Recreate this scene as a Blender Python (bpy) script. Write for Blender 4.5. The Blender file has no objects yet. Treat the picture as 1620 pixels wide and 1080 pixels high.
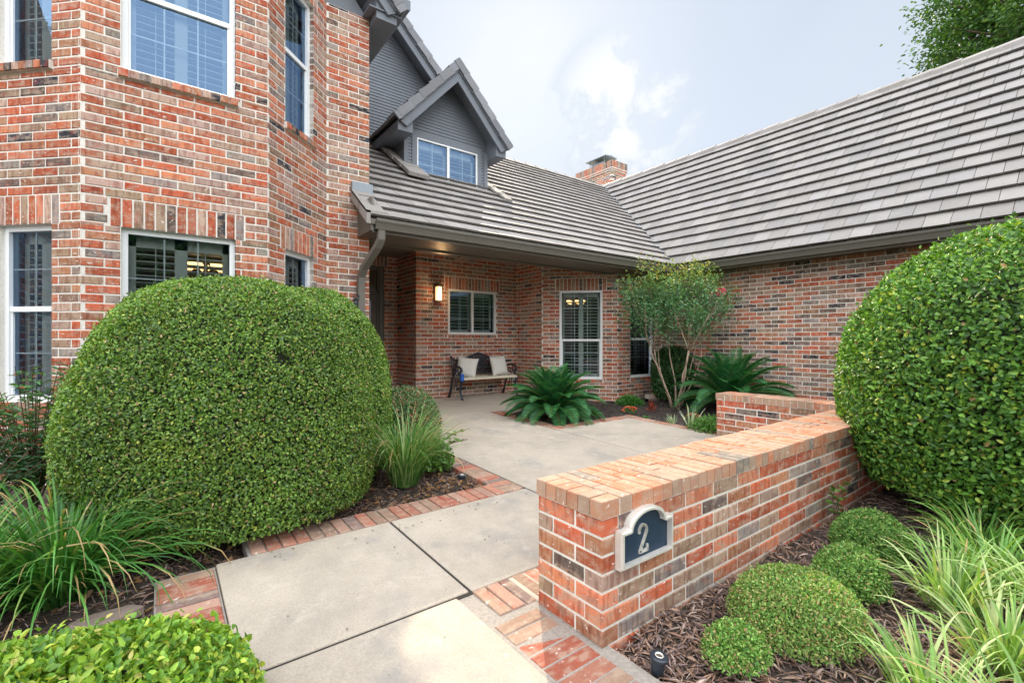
import bpy, math, random
import numpy as np
from mathutils import Vector, Matrix
random.seed(7); RNG = np.random.default_rng(11)
S = bpy.context.scene; COL = S.collection
R = math.radians
# ------------------------------------------------------------------ camera
cam = bpy.data.objects.new('camera', bpy.data.cameras.new('camera')); COL.objects.link(cam)
cam.location = (0, 0, 1.278); cam.rotation_euler = (R(90), 0, -math.atan2(.602, .7985))
cam.data.sensor_width = 36; cam.data.lens = 735 / 1620 * 36; cam.data.shift_y = -.0012
cam.data.clip_start = .05; cam.data.clip_end = 900
S.camera = cam
# ------------------------------------------------------------------ sky
SUN_EL, SUN_AZ = R(33), math.atan2(.602, .7985)          # azimuth from +Y towards +X
W = bpy.data.worlds.new('World'); S.world = W; W.use_nodes = True
nt = W.node_tree; nt.nodes.clear()
def nn(t, kind, **kw):
    n = t.nodes.new(kind)
    for k, v in kw.items(): setattr(n, k, v)
    return n
out = nn(nt, 'ShaderNodeOutputWorld'); mix = nn(nt, 'ShaderNodeMixShader')
bg1 = nn(nt, 'ShaderNodeBackground'); bg2 = nn(nt, 'ShaderNodeBackground')
sky = nn(nt, 'ShaderNodeTexSky', sky_type='NISHITA', sun_disc=False)
sky.sun_elevation = SUN_EL; sky.sun_rotation = SUN_AZ; sky.air_density = 1.0; sky.dust_density = .6
bg1.inputs[1].default_value = .10
nt.links.new(sky.outputs[0], bg1.inputs[0])
tc = nn(nt, 'ShaderNodeTexCoord')
def wnoise(scale, detail, rough, lo, hi, dist=0):
    n = nn(nt, 'ShaderNodeTexNoise'); n.inputs['Scale'].default_value = scale; n.inputs['Detail'].default_value = detail
    n.inputs['Roughness'].default_value = rough; n.inputs['Distortion'].default_value = dist
    m = nn(nt, 'ShaderNodeMapRange', interpolation_type='SMOOTHSTEP'); m.inputs[1].default_value = lo; m.inputs[2].default_value = hi
    nt.links.new(tc.outputs['Generated'], n.inputs['Vector']); nt.links.new(n.outputs[0], m.inputs[0]); return m.outputs[0]
def wmath(op, a, b):
    m = nn(nt, 'ShaderNodeMath', operation=op)
    for i, v in enumerate((a, b)):
        if isinstance(v, (int, float)): m.inputs[i].default_value = v
        else: nt.links.new(v, m.inputs[i])
    return m.outputs[0]
def wdot(vec, lo, hi):
    d = nn(nt, 'ShaderNodeVectorMath', operation='DOT_PRODUCT'); v = Vector(vec).normalized(); d.inputs[1].default_value = v
    nt.links.new(tc.outputs['Generated'], d.inputs[0])
    m = nn(nt, 'ShaderNodeMapRange', interpolation_type='SMOOTHSTEP'); m.inputs[1].default_value = lo; m.inputs[2].default_value = hi
    nt.links.new(d.outputs['Value'], m.inputs[0]); return m.outputs[0]
haze = wnoise(1.6, 5, .55, .25, .75, .6)                  # thin high cloud veil
puff = wmath('MULTIPLY', .78, wmath('MULTIPLY', wnoise(7.5, 10, .6, .45, .60, .3), wdot((.85, .70, .53), .987, .9985)))   # one brighter puff of cumulus
rear = wdot((-.45, -.6, .55), .1, .8)                       # made-up bright cloud field away from the sun, added to fill shaded walls
veil = wmath('ADD', wmath('MULTIPLY', haze, .16), .74)
fac = wmath('MINIMUM', wmath('ADD', wmath('ADD', veil, puff), rear), 1)
nt.links.new(fac, mix.inputs[0])
cr = nn(nt, 'ShaderNodeMix', data_type='RGBA'); cr.inputs[6].default_value = (.70, .77, .86, 1); cr.inputs[7].default_value = (.97, .98, 1, 1)
nt.links.new(wmath('MINIMUM', wmath('ADD', puff, rear), 1), cr.inputs[0]); nt.links.new(cr.outputs[2], bg2.inputs[0])
st = wmath('ADD', .78, wmath('ADD', wmath('MULTIPLY', rear, 2.15), wmath('MULTIPLY', puff, .04)))
nt.links.new(st, bg2.inputs[1])
nt.links.new(bg1.outputs[0], mix.inputs[1]); nt.links.new(bg2.outputs[0], mix.inputs[2]); nt.links.new(mix.outputs[0], out.inputs[0])
# ------------------------------------------------------------------ sun
sd = bpy.data.lights.new('sun', 'SUN'); sd.energy = 4; sd.angle = R(.6); sd.color = (1, .84, .63)
so = bpy.data.objects.new('sun', sd); COL.objects.link(so)
sv = Vector((math.sin(SUN_AZ) * math.cos(SUN_EL), math.cos(SUN_AZ) * math.cos(SUN_EL), math.sin(SUN_EL)))
so.rotation_euler = sv.to_track_quat('Z', 'Y').to_euler(); so.location = sv * 40
S.view_settings.view_transform = 'Standard'; S.view_settings.look = 'None'; S.view_settings.gamma = 1
S.view_settings.exposure = .48
S.cycles.max_bounces = 6; S.cycles.diffuse_bounces = 4; S.cycles.transparent_max_bounces = 8

# ------------------------------------------------------------------ helpers
def tag(o, label=None, cat=None, group=None, kind=None):
    for k, v in (('label', label), ('category', cat), ('group', group), ('kind', kind)):
        if v: o[k] = v
    return o
def empty(name, loc=(0, 0, 0), rz=0, label=None, cat=None, group=None):
    o = bpy.data.objects.new(name, None); COL.objects.link(o); o.location = loc; o.rotation_euler = (0, 0, rz)
    o.empty_display_size = .1
    return tag(o, label, cat, group)
def gz(y): return max(0.0, .024 * (y - 1.5))
def V(*a): return Vector(a)
class MB:
    """collects faces, with a colour per face and a uv per corner, and links them as one mesh object"""
    def __init__(s): s.v = []; s.f = []; s.c = []; s.uv = []; s.m = []
    def face(s, pts, col=(1, 1, 1), uv=None, mi=0):
        i = len(s.v); s.v.extend([tuple(p) for p in pts]); s.f.append(tuple(range(i, i + len(pts)))); s.c.append(col); s.m.append(mi)
        s.uv.append(uv if uv else [(0, 0)] * len(pts))
    def obox(s, o, a, b, c, col=(1, 1, 1), mi=0):
        """box from corner o with edge vectors a, b, c (right-handed)"""
        o, a, b, c = Vector(o), Vector(a), Vector(b), Vector(c)
        P = [o, o + a, o + a + b, o + b, o + c, o + a + c, o + a + b + c, o + b + c]
        for q in ((0, 3, 2, 1), (4, 5, 6, 7), (0, 1, 5, 4), (1, 2, 6, 5), (2, 3, 7, 6), (3, 0, 4, 7)): s.face([P[k] for k in q], col, mi=mi)
    def box(s, x0, x1, y0, y1, z0, z1, col=(1, 1, 1), mi=0): s.obox((x0, y0, z0), (x1 - x0, 0, 0), (0, y1 - y0, 0), (0, 0, z1 - z0), col, mi)
    def prism(s, poly, ext, col=(1, 1, 1)):
        """extrude a planar polygon by vector ext"""
        e = Vector(ext); P = [Vector(p) for p in poly]; Q = [p + e for p in P]; n = len(P)
        s.face(P[::-1], col); s.face(Q, col)
        for i in range(n): s.face([P[i], P[(i + 1) % n], Q[(i + 1) % n], Q[i]], col)
    def tube(s, pts, rad, n=8, col=(1, 1, 1), closed=False):
        pts = [Vector(p) for p in pts]; m = len(pts); rad = rad if isinstance(rad, (list, tuple)) else [rad] * m
        rings = []; up = Vector((0, 0, 1)); side = None
        for i, p in enumerate(pts):
            if closed: d = pts[(i + 1) % m] - pts[i - 1]
            else: d = pts[min(i + 1, m - 1)] - pts[max(i - 1, 0)]
            if d.length < 1e-9: d = Vector((0, 0, 1))
            d.normalize()
            if side is None: side = d.cross(up if abs(d.z) < .9 else Vector((1, 0, 0)))
            side = side - d * side.dot(d)
            if side.length < 1e-6: side = d.orthogonal()
            side.normalize(); t = d.cross(side)
            rings.append([p + (side * math.cos(2 * math.pi * k / n) + t * math.sin(2 * math.pi * k / n)) * rad[i] for k in range(n)])
        base = len(s.v)
        for r_ in rings: s.v.extend([tuple(q) for q in r_])
        for i in range(m if closed else m - 1):
            j = (i + 1) % m
            for k in range(n):
                s.f.append((base + i * n + k, base + i * n + (k + 1) % n, base + j * n + (k + 1) % n, base + j * n + k)); s.c.append(col); s.uv.append([(0, 0)] * 4); s.m.append(0)
        if not closed:
            s.f.append(tuple(base + k for k in range(n))[::-1]); s.f.append(tuple(base + (m - 1) * n + k for k in range(n)))
            for _ in range(2): s.c.append(col); s.uv.append([(0, 0)] * n); s.m.append(0)
    def lathe(s, o, prof, n=24, col=(1, 1, 1)):
        base = len(s.v); m = len(prof)
        for r_, z in prof:
            for k in range(n): s.v.append((o[0] + r_ * math.cos(2 * math.pi * k / n), o[1] + r_ * math.sin(2 * math.pi * k / n), o[2] + z))
        for i in range(m - 1):
            for k in range(n): s.f.append((base + i * n + k, base + i * n + (k + 1) % n, base + (i + 1) * n + (k + 1) % n, base + (i + 1) * n + k)); s.c.append(col); s.uv.append([(0, 0)] * 4); s.m.append(0)
    def build(s, name, mat, parent=None, smooth=False, bevel=0, loc=None):
        me = bpy.data.meshes.new(name); me.from_pydata(s.v, [], s.f); 
        if loc is not None: me.transform(Matrix.Translation(-Vector(loc)))
        mats = mat if isinstance(mat, (list, tuple)) else [mat]
        for m in mats: me.materials.append(m)
        if len(mats) > 1: me.polygons.foreach_set('material_index', s.m)
        n = np.array([len(f) for f in s.f]); c = np.ones((len(s.f), 4)); c[:, :3] = np.array(s.c)[:, :3]
        ca = me.color_attributes.new('Col', 'FLOAT_COLOR', 'CORNER'); ca.data.foreach_set('color', np.repeat(c, n, axis=0).ravel())
        uv = me.uv_layers.new(name='UVMap'); uv.data.foreach_set('uv', np.array([u for q in s.uv for u in q], dtype=float).ravel())
        if smooth: me.polygons.foreach_set('use_smooth', [True] * len(s.f))
        me.update()
        o = bpy.data.objects.new(name, me); COL.objects.link(o)
        if loc is not None: o.location = loc
        if parent: o.parent = parent
        if bevel:
            w = o.modifiers.new('w', 'WELD'); w.merge_threshold = .0002
            b = o.modifiers.new('b', 'BEVEL'); b.width = bevel; b.segments = 2; b.limit_method = 'ANGLE'; b.angle_limit = R(40)
        return o
def raw_mesh(name, verts, faces, cols, mat, parent=None, loc=None):
    """numpy mesh of equal-size faces with a colour per vertex"""
    me = bpy.data.meshes.new(name); nv, nf, k = len(verts), len(faces), faces.shape[1]
    if loc is not None: verts = verts - np.array(loc)
    me.vertices.add(nv); me.vertices.foreach_set('co', np.asarray(verts, dtype=np.float32).ravel())
    me.loops.add(nf * k); me.loops.foreach_set('vertex_index', np.asarray(faces, dtype=np.int32).ravel())
    me.polygons.add(nf); me.polygons.foreach_set('loop_start', np.arange(0, nf * k, k, dtype=np.int32))
    me.materials.append(mat)
    ca = me.color_attributes.new('Col', 'FLOAT_COLOR', 'POINT'); c = np.ones((nv, 4), dtype=np.float32); c[:, :3] = cols; ca.data.foreach_set('color', c.ravel())
    me.update(calc_edges=True); me.validate()
    o = bpy.data.objects.new(name, me); COL.objects.link(o)
    if loc is not None: o.location = loc
    if parent: o.parent = parent
    return o
# ------------------------------------------------------------------ materials
def mat(name, base=(.5, .5, .5), rough=.6, metal=0, vcol=False, noise=None, bump=None, spec=.5, trans=0, emit=None, mottle=None, coat=0):
    """noise=(scale, amount) value variation; bump=(scale, strength, distance); mottle=(scale, colour, lo, hi) second colour"""
    m = bpy.data.materials.new(name); m.use_nodes = True; t = m.node_tree; b = t.nodes['Principled BSDF']
    b.inputs['Roughness'].default_value = rough; b.inputs['Metallic'].default_value = metal; b.inputs['Specular IOR Level'].default_value = spec
    b.inputs['Base Color'].default_value = (*base, 1); b.inputs['Coat Weight'].default_value = coat
    tcn = nn(t, 'ShaderNodeTexCoord'); L = t.links.new; cur = None
    if vcol:
        a = nn(t, 'ShaderNodeVertexColor', layer_name='Col'); cur = a.outputs[0]
    def rgb():
        r_ = nn(t, 'ShaderNodeRGB'); r_.outputs[0].default_value = (*base, 1); return r_.outputs[0]
    for nz in (noise if isinstance(noise, list) else [noise] if noise else []):
        sc, am = nz[:2]
        n = nn(t, 'ShaderNodeTexNoise'); n.inputs['Scale'].default_value = sc; n.inputs['Detail'].default_value = 5; n.inputs['Roughness'].default_value = .6
        L(tcn.outputs['Object'], n.inputs['Vector'])
        mr = nn(t, 'ShaderNodeMapRange'); mr.inputs[1].default_value = .3; mr.inputs[2].default_value = .7; mr.inputs[3].default_value = 1 - am; mr.inputs[4].default_value = 1 + am
        L(n.outputs[0], mr.inputs[0])
        vm = nn(t, 'ShaderNodeVectorMath', operation='SCALE'); L(cur or rgb(), vm.inputs[0]); L(mr.outputs[0], vm.inputs['Scale']); cur = vm.outputs[0]
    for mo in (mottle if isinstance(mottle, list) else [mottle] if mottle else []):
        sc, c2, lo, hi = mo
        n = nn(t, 'ShaderNodeTexNoise'); n.inputs['Scale'].default_value = sc; n.inputs['Detail'].default_value = 6; n.inputs['Roughness'].default_value = .65
        L(tcn.outputs['Object'], n.inputs['Vector'])
        mr = nn(t, 'ShaderNodeMapRange', interpolation_type='SMOOTHSTEP'); mr.inputs[1].default_value = lo; mr.inputs[2].default_value = hi; L(n.outputs[0], mr.inputs[0])
        mx = nn(t, 'ShaderNodeMix', data_type='RGBA'); L(mr.outputs[0], mx.inputs[0]); L(cur or rgb(), mx.inputs[6]); mx.inputs[7].default_value = (*c2, 1); cur = mx.outputs[2]
    if cur: L(cur, b.inputs['Base Color'])
    if bump:
        n = nn(t, 'ShaderNodeTexNoise'); n.inputs['Scale'].default_value = bump[0]; n.inputs['Detail'].default_value = 5
        L(tcn.outputs['Object'], n.inputs['Vector'])
        bp = nn(t, 'ShaderNodeBump'); bp.inputs['Strength'].default_value = bump[1]; bp.inputs['Distance'].default_value = bump[2]; L(n.outputs[0], bp.inputs['Height']); L(bp.outputs[0], b.inputs['Normal'])
    if emit: b.inputs['Emission Color'].default_value = (*emit[0], 1); b.inputs['Emission Strength'].default_value = emit[1]
    if trans:
        tr = nn(t, 'ShaderNodeBsdfTranslucent'); mx = nn(t, 'ShaderNodeMixShader'); mx.inputs[0].default_value = trans
        g = nn(t, 'ShaderNodeVectorMath', operation='MULTIPLY'); g.inputs[1].default_value = (1.5, 1.5, .5)
        if cur: L(cur, g.inputs[0])
        else: g.inputs[0].default_value = base
        L(g.outputs[0], tr.inputs[0]); L(b.outputs[0], mx.inputs[1]); L(tr.outputs[0], mx.inputs[2]); L(mx.outputs[0], t.nodes['Material Output'].inputs[0])
    return m
def brick_mat(bars=.6, name='brick'):
    m = bpy.data.materials.new(name); m.use_nodes = True; t = m.node_tree; b = t.nodes['Principled BSDF']; L = t.links.new
    b.inputs['Roughness'].default_value = .85; b.inputs['Specular IOR Level'].default_value = .3
    uv = nn(t, 'ShaderNodeUVMap', uv_map='UVMap'); vc = nn(t, 'ShaderNodeVertexColor', layer_name='Col')
    def noise(sx, sy, detail, lo, hi, rough=.6):
        mp = nn(t, 'ShaderNodeMapping'); mp.inputs['Scale'].default_value = (sx, sy, 1); L(uv.outputs[0], mp.inputs[0])
        n = nn(t, 'ShaderNodeTexNoise'); n.inputs['Scale'].default_value = 1; n.inputs['Detail'].default_value = detail; n.inputs['Roughness'].default_value = rough; L(mp.outputs[0], n.inputs['Vector'])
        r_ = nn(t, 'ShaderNodeMapRange', interpolation_type='SMOOTHSTEP'); r_.inputs[1].default_value = lo; r_.inputs[2].default_value = hi; L(n.outputs[0], r_.inputs[0]); return r_.outputs[0]
    def mixc(f, a, c2, mode='MIX'):
        x = nn(t, 'ShaderNodeMix', data_type='RGBA', blend_type=mode); L(f, x.inputs[0]); L(a, x.inputs[6])
        if isinstance(c2, tuple): x.inputs[7].default_value = (*c2, 1)
        else: L(c2, x.inputs[7])
        return x.outputs[2]
    def mul(f, k):
        x = nn(t, 'ShaderNodeMath', operation='MULTIPLY'); L(f, x.inputs[0]); x.inputs[1].default_value = k; return x.outputs[0]
    c = mixc(mul(noise(11, 20, 3, .44, .64), .6), vc.outputs[0], (.44, .33, .25))                      # buff wash
    c = mixc(mul(noise(32, 6, 2, .47, .62), bars), c, (.52, .36, .34), 'MULTIPLY')                         # dark kiln bars across the brick
    c = mixc(mul(noise(9, 12, 3, .56, .66), .25), c, (.46, .07, .035))                                      # redder patches
    c = mixc(mul(noise(160, 160, 5, .4, .75), .45), c, (.45, .40, .36), 'MULTIPLY')
    c = mixc(mul(noise(22, 36, 5, .615, .69), .8), c, (.70, .66, .60))                                     # mortar smears
    L(c, b.inputs['Base Color'])
    mp = nn(t, 'ShaderNodeMapping'); mp.inputs['Scale'].default_value = (130, 130, 1); L(uv.outputs[0], mp.inputs[0])
    n = nn(t, 'ShaderNodeTexNoise'); n.inputs['Scale'].default_value = 1; n.inputs['Detail'].default_value = 6; L(mp.outputs[0], n.inputs['Vector'])
    bp = nn(t, 'ShaderNodeBump'); bp.inputs['Strength'].default_value = .5; bp.inputs['Distance'].default_value = .003; L(n.outputs[0], bp.inputs['Height']); L(bp.outputs[0], b.inputs['Normal'])
    return m
BRICK = brick_mat(); PAVE = brick_mat(.12, 'paving_brick')
MORTAR = mat('mortar', (.68, .645, .59), .9, noise=[(60, .12), (2.2, .1)], bump=(150, .5, .004))
TILE = mat('roof_tile', rough=.7, vcol=True, noise=[(4, .07), (60, .08)], bump=(90, .25, .003), spec=.4)
TAUPE = mat('taupe_paint', (.12, .112, .095), .5, noise=[(3, .06)], spec=.4)
SLATE = mat('slate_paint', (.135, .152, .178), .6, noise=[(3, .07), (40, .05)])
SOFFIT = mat('soffit_paint', (.14, .125, .105), .38, noise=[(3, .08)])
WHITE = mat('white_vinyl', (.74, .76, .77), .4)
SLAT = mat('shutter_slat', (.46, .47, .45), .5)
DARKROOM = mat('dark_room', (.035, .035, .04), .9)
CONC = mat('concrete', (.42, .365, .30), .85, noise=[(1.1, .14), (9, .07), (130, .18)], mottle=[(1.9, (.27, .255, .24), .50, .78), (5.5, (.50, .44, .37), .55, .75), (240, (.30, .27, .25), .62, .72)], bump=(160, .35, .002))
AGG = mat('pebble_aggregate', (.40, .35, .29), .85, noise=[(2, .1), (110, .45)], bump=(130, .9, .006))
BASEC = mat('bedding', (.30, .27, .24), .95, noise=[(60, .2)])
SOIL = mat('soil', (.06, .045, .036), .95, noise=[(14, .4), (90, .4)], bump=(50, 1, .02))
LAWN = mat('far_ground', (.10, .11, .06), .95, noise=[(1, .3), (20, .3)])
LEAF = mat('leaf', rough=.44, vcol=True, trans=.24, spec=.42)
LEAFM = mat('leaf_matte', rough=.55, vcol=True, trans=.3, spec=.35)
CORE = mat('added_shade_core', (.018, .026, .010), .95, noise=[(30, .4)])
BARK = mat('myrtle_bark', (.36, .27, .20), .75, noise=[(12, .25)], mottle=(7, (.20, .14, .10), .5, .65), bump=(30, .4, .004))
TWIG = mat('twig', (.13, .09, .06), .85)
IRON = mat('cast_iron', (.018, .024, .034), .35, spec=.6)
CREAM = mat('cream_paint', (.58, .54, .42), .5)
LINEN = mat('linen', (.62, .60, .56), .9, noise=[(140, .06)], bump=(400, .3, .001))
BLUE = mat('blue_rubber', (.02, .12, .48), .4)
PEWTER = mat('pewter', (.70, .68, .64), .42, metal=.45, noise=[(30, .08)])
NAVY = mat('navy_panel', (.007, .026, .055), .6, noise=[(60, .2)], bump=(120, .3, .001))
BLACKP = mat('black_plastic', (.02, .028, .04), .35)
FLASH = mat('flashing', (.22, .25, .28), .45, metal=.3)
VALLEY = mat('valley_metal', (.45, .50, .55), .4, metal=.6)
MULCH = mat('mulch_chips', rough=.85, vcol=True, noise=[(60, .25)])
DOORW = mat('door_wood', (.085, .05, .035), .45, noise=[(8, .2)])
GLASSD = mat('frosted_glass', (.10, .075, .05), .12)
LAMPG = mat('lamp_glass', (.9, .7, .4), .3, emit=((1, .62, .30), 2.2))
BULB = mat('bulb', (.9, .7, .4), .3, emit=((1, .60, .24), 2.6))
BRASS = mat('dark_bronze', (.10, .065, .04), .45, metal=.5)
PETAL = mat('petal', rough=.6, vcol=True, trans=.25)
def glass_mat():
    m = bpy.data.materials.new('window_glass'); m.use_nodes = True; t = m.node_tree; t.nodes.clear(); L = t.links.new
    o = nn(t, 'ShaderNodeOutputMaterial'); mx = nn(t, 'ShaderNodeMixShader'); tr = nn(t, 'ShaderNodeBsdfTransparent'); gl = nn(t, 'ShaderNodeBsdfGlossy')
    tr.inputs[0].default_value = (.80, .86, .84, 1); gl.inputs['Roughness'].default_value = .01; gl.inputs['Color'].default_value = (.36, .60, 1, 1)
    fr = nn(t, 'ShaderNodeFresnel'); fr.inputs[0].default_value = 1.55
    ma = nn(t, 'ShaderNodeMath', operation='MULTIPLY_ADD'); ma.inputs[1].default_value = 1.5; ma.inputs[2].default_value = .06; L(fr.outputs[0], ma.inputs[0])
    L(ma.outputs[0], mx.inputs[0]); L(tr.outputs[0], mx.inputs[1]); L(gl.outputs[0], mx.inputs[2]); L(mx.outputs[0], o.inputs[0]); return m
GLASS = glass_mat()

# ------------------------------------------------------------------ bricks
PAL = [((.43, .108, .052), 27), ((.49, .18, .10), 17), ((.38, .165, .09), 13), ((.31, .21, .145), 15), ((.42, .29, .235), 9), ((.25, .22, .20), 8), ((.15, .11, .095), 6), ((.035, .04, .052), 4)]
PC = [p[0] for p in PAL]; PW = [p[1] for p in PAL]
PW_GARAGE = [17, 13, 14, 14, 10, 13, 14, 7]; PW_BAY = [26, 27, 11, 8, 20, 9, 3, 3]; PW_NEAR = [38, 18, 17, 17, 5, 7, 5, 1]
def bcol(w=None):
    c = random.choices(PC, w or PW)[0]; k = random.uniform(.75, 1.3); return tuple(min(.8, x * k * random.uniform(.95, 1.05)) for x in c)
CH, BL, JT = .0762, .254, .0128
def brick(mb, o, u, w, n, lu, lw, dn, proud, col, ch=.0035, j=.0012):
    """brick whose face lies in plane (u, w) at o, outward n; lu x lw face, dn deep, standing proud of the mortar"""
    pr = proud + random.uniform(-j, j); o = Vector(o); r1, r2 = random.random() * 50, random.random() * 50
    def P(a, b_, c): return o + u * a + w * b_ + n * c
    e = [random.uniform(-j, j) for _ in range(4)]
    f0 = [P(ch + e[0], ch, pr), P(lu - ch + e[1], ch, pr), P(lu - ch, lw - ch + e[2], pr), P(ch, lw - ch + e[3], pr)]
    f1 = [P(0, 0, pr - ch), P(lu, 0, pr - ch), P(lu, lw, pr - ch), P(0, lw, pr - ch)]
    f2 = [P(0, 0, -dn), P(lu, 0, -dn), P(lu, lw, -dn), P(0, lw, -dn)]
    q = [(r1, r2), (r1 + lu, r2), (r1 + lu, r2 + lw), (r1, r2 + lw)]
    mb.face(f0, col, q)
    for i in range(4):
        k = (i + 1) % 4; dd = dn + pr; sx, sy = ((0, -1), (1, 0), (0, 1), (-1, 0))[i]
        mb.face([f1[i], f1[k], f0[k], f0[i]], col, [q[i], q[k], q[k], q[i]])
        mb.face([f2[i], f2[k], f1[k], f1[i]], col, [(q[i][0] + dd * sx, q[i][1] + dd * sy), (q[k][0] + dd * sx, q[k][1] + dd * sy), q[k], q[i]])
def wall_frame(p, q):
    p, q = Vector((*p, 0)), Vector((*q, 0)); u = (q - p).normalized(); return p, u, Vector((u.y, -u.x, 0)), (q - p).length
def brick_wall(name, parent, p, q, z0, z1, ops=(), own0='plain', own1='plain', weights=None, label=None, proud=.005, topfn=None):
    """ops: dicts s0 s1 zb zt head sill. Returns wall frame."""
    P0, u, n, L = wall_frame(p, q); up = Vector((0, 0, 1)); mb = MB(); mo = MB(); DN = .095
    # mortar backing, in cells around the openings
    e0, e1 = (0 if own0 == 'plain' else .0025), (L if own1 == 'plain' else L - .0025)
    ss = sorted({e0, e1, *[o['s0'] for o in ops], *[o['s1'] for o in ops]}); zs = sorted({z0, z1, *[max(z0, o['zb']) for o in ops], *[min(z1, o['zt']) for o in ops]})
    for a, b in zip(ss, ss[1:]):
        for c, d in zip(zs, zs[1:]):
            if any(o['s0'] <= a + 1e-6 and b <= o['s1'] + 1e-6 and o['zb'] <= c + 1e-6 and d <= o['zt'] + 1e-6 for o in ops): continue
            mo.obox(P0 + u * a - n * .13 + up * c, u * (b - a), n * .13, up * (d - c))
    blocks = []
    for o in ops:
        blocks.append((o['s0'], o['s1'], o['zb'], o['zt']))
        if o.get('head'): blocks.append((o['s0'] - .085, o['s1'] + .085, o['zt'], o['zt'] + BL + .002))
        if o.get('sill'): blocks.append((o['s0'] - .02, o['s1'] + .02, o['zb'] - .078, o['zb']))
    k = 0; z = z0
    while z < z1 - .012:
        cz = [z, min(z + CH, z1)]
        for b in blocks:
            for e in (b[2], b[3]):
                if cz[0] + .012 < e < min(z + CH, z1) - .012: cz.append(e)
        cz = sorted(cz)
        off = (k % 2) * BL / 2 + .03
        st = 0; en = L
        if own0 != 'plain' and (own0 == 'even') != (k % 2 == 0): st = .104; off = .104
        elif own0 != 'plain': off = st = -.004
        if own1 != 'plain':
            en = L + .004 if (own1 == 'even') == (k % 2 == 0) else L - .104
        for ca, cb in zip(cz, cz[1:]):
            cm = (ca + cb) / 2
            if topfn and cm > topfn(0): pass
            iv = [(st, en)]
            for b in blocks:
                if b[2] - 1e-6 < cm < b[3]:
                    nx = []
                    for a0, a1 in iv:
                        if b[0] > a0: nx.append((a0, min(a1, b[0])))
                        if b[1] < a1: nx.append((max(a0, b[1]), a1))
                    iv = [x for x in nx if x[1] - x[0] > .02]
            full = cb >= z + CH - .001
            for a0, a1 in iv:
                g = math.floor((a0 - off) / BL) * BL + off
                while g < a1:
                    b0, b1 = max(g, a0), min(g + BL - JT, a1 if a1 in (en,) else a1 - JT * .5)
                    if a1 == en and (g + BL - JT > en or en - b1 < .06): b1 = en
                    if b1 - b0 > .03:
                        if topfn:
                            if cb > topfn((b0 + b1) / 2): g += BL; continue
                        brick(mb, P0 + u * b0 + up * ca, u, up, n, b1 - b0, cb - ca - (JT if full else .004), DN, proud, bcol(weights))
                    g += BL
        z += CH; k += 1
    for o in ops:
        if o.get('head'):
            a = o['s0'] - .075; m = max(1, round((o['s1'] + .075 - a) / .0762)); w_ = (o['s1'] + .075 - a) / m
            for i in range(m): brick(mb, P0 + u * (a + i * w_ + JT / 2) + up * (o['zt'] + .001), u, up, n, w_ - JT, BL - JT, DN, proud, bcol(weights))
    w = mb.build('brickwork', BRICK, None); mobj = mo.build(name, MORTAR, parent)
    w.parent = mobj
    if label: mobj['label'] = label
    return P0, u, n
def rowlock_sill(P0, u, n, s0, s1, z, parent, outp=.045, weights=None):
    mb = MB(); up = Vector((0, 0, 1)); m = max(1, round((s1 - s0) / .0762)); w_ = (s1 - s0) / m
    for i in range(m): brick(mb, P0 + u * (s0 + i * w_ + .003) + up * (z - .072), u, up, n, w_ - .006, .066, .09, outp, bcol(weights), ch=.003)
    mb2 = MB(); mb2.obox(P0 + u * s0 - n * .08 + up * (z - .0735), u * (s1 - s0), n * (.08 + outp - .012), up * .068)
    o = mb.build('sill', BRICK, parent); m2 = mb2.build('sill_mortar', MORTAR, parent)
    return o
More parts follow.
